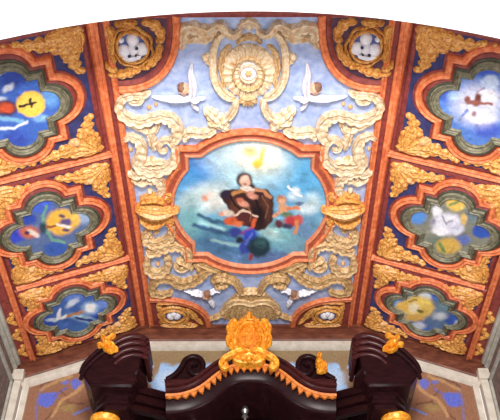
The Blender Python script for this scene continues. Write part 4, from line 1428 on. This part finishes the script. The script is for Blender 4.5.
def GP_(pts, mir=False):
    out = []
    for x, y, w in pts:
        x = 502-x if mir else x
        a, b = G.at(GX(x), y)
        out.append((a, b, w*G.k(x, y)*1.2))
    return out


c = G.at(249, 339)
m = MB()
ring(m, G, c, 11.5*KG, 17*KG, 3.2*KG, .012, n=36)
ring(m, G, c, 16.5*KG, 23*KG, 2.4*KG, .005, n=48)
m.build('oval_rim', M['leafgold'], crest)
m = MB()
dome(m, G, c, 10.5*KG, 15.5*KG, .004, power=.6, nu=26)
for i in range(5):
    for j in range(-1, 2):
        a, b = c[0]+(j+(.5 if i % 2 else 0)-.0)*5*KG*.9, c[1]+(i-2)*5.4*KG
        if abs(j) < 2:
            dome(m, G, (a, b), 2.2*KG, 2.8*KG, .0065, lobes=4)
m.build('boss', mat('deep_gold', (176, 86, 14), (232, 150, 44), 22, 0.4, bump=0.2), crest)
m = MB()
for i in range(7):
    a = radians(90+(i-3)*16)
    f = lambda r: (c[0]+cos(a)*r*KG*.8, c[1]+sin(a)*r*KG*1.3)
    ribbon(m, G, [(*f(17), 2*KG), (*f(20), 4*KG), (*f(22.5), 2*KG)], .006, 0, 0, 0, 0, LEAFP, 4)
dome(m, G, G.at(249, 316), 3.4*KG, 5*KG, .012, lobes=5)
m.build('top_shell', M['leafgold'], crest)
for mir in (False, True):
    for pts, lb in (([(262, 320, 4), (267, 324, 6), (269, 331, 5), (266, 337, 3)], 3), ([(269, 334, 3), (270, 341, 4.5), (267, 348, 4.5), (262, 353, 3)], 3)):
        m = MB()
        ribbon(m, G, GP_(pts, mir), .008, 0, lb, .3, 0, LEAFP)
        m.build('side_leaf', M['leafgold'], crest)
    m = MB()
    ribbon(m, G, GP_([(255, 351, 4), (261, 353, 5), (268, 357, 5.5), (274, 361, 5), (276.5, 366, 4), (273, 370, 3.4), (269, 368, 2.6)], mir), .010, 0, 0, 0, 0, PROF)
    x, y = (272, 366) if not mir else (502-272, 366)
    dome(m, G, G.at(GX(x), y), 3*KG, 4*KG, .011, lobes=5)
    m.build('foot_scroll', M['leafgold'], crest)
m = MB()
ribbon(m, G, GP_([(244, 361, 3), (251, 357, 6), (258, 361, 3)]), .010, 0, 5, .4, 0, LEAFP)
dome(m, G, G.at(249, 360), 3.4*KG, 4.5*KG, .011, lobes=7)
m.build('foot_leaf', M['leafgold'], crest)

# =================================================================== LIGHT AND CAMERA
w = bpy.data.worlds.new('day')
bpy.context.scene.world = w
w.use_nodes = True
w.node_tree.nodes['Background'].inputs['Color'].default_value = (0.93, 0.96, 1.0, 1)
w.node_tree.nodes['Background'].inputs['Strength'].default_value = 0.6


def area(name, loc, target, size, power, col=(1, 1, 1)):
    l = bpy.data.lights.new(name, 'AREA')
    l.shape = 'RECTANGLE'
    l.size, l.size_y = size
    l.energy = power
    l.color = col
    o = bpy.data.objects.new(name, l)
    COL.objects.link(o)
    o.location = W(loc)
    o.rotation_euler = (W(target)-W(loc)).to_track_quat('-Z', 'Y').to_euler()
    return o


area('nave_fill_light', (0, -.25, .32), (0, .8, 1.0), (1.6, 1.2), 1080, (1.0, .96, .92))  # added lamp in the open nave, raking the ceiling; no window stands here
area('chancel_fill_light_left', (-XW+.02, .72, .25), (.3, .8, .95), (1.4, 2.6), 150, (.96, .97, 1.0))  # added fill lamp by the left wall, which has no window
area('chancel_fill_light_right', (XW-.02, .72, .25), (-.3, .8, .95), (1.4, 2.6), 150, (.96, .97, 1.0))  # its added twin by the right wall, equally without a window

cam = bpy.data.cameras.new('camera')
cam.sensor_fit = 'HORIZONTAL'
cam.sensor_width = 36
cam.lens = FPX*36/500
cam.clip_start = 0.05
co = bpy.data.objects.new('camera', cam)
COL.objects.link(co)
co.location = W((CX, 0, 0))
co.rotation_euler = (pi/2+TH, 0, YAW)
sc = bpy.context.scene
sc.camera = co
sc.view_settings.view_transform = 'Standard'
sc.view_settings.look = 'None'
sc.view_settings.gamma = 1
sc.view_settings.use_curve_mapping = False
sc.view_settings.exposure = 0.4
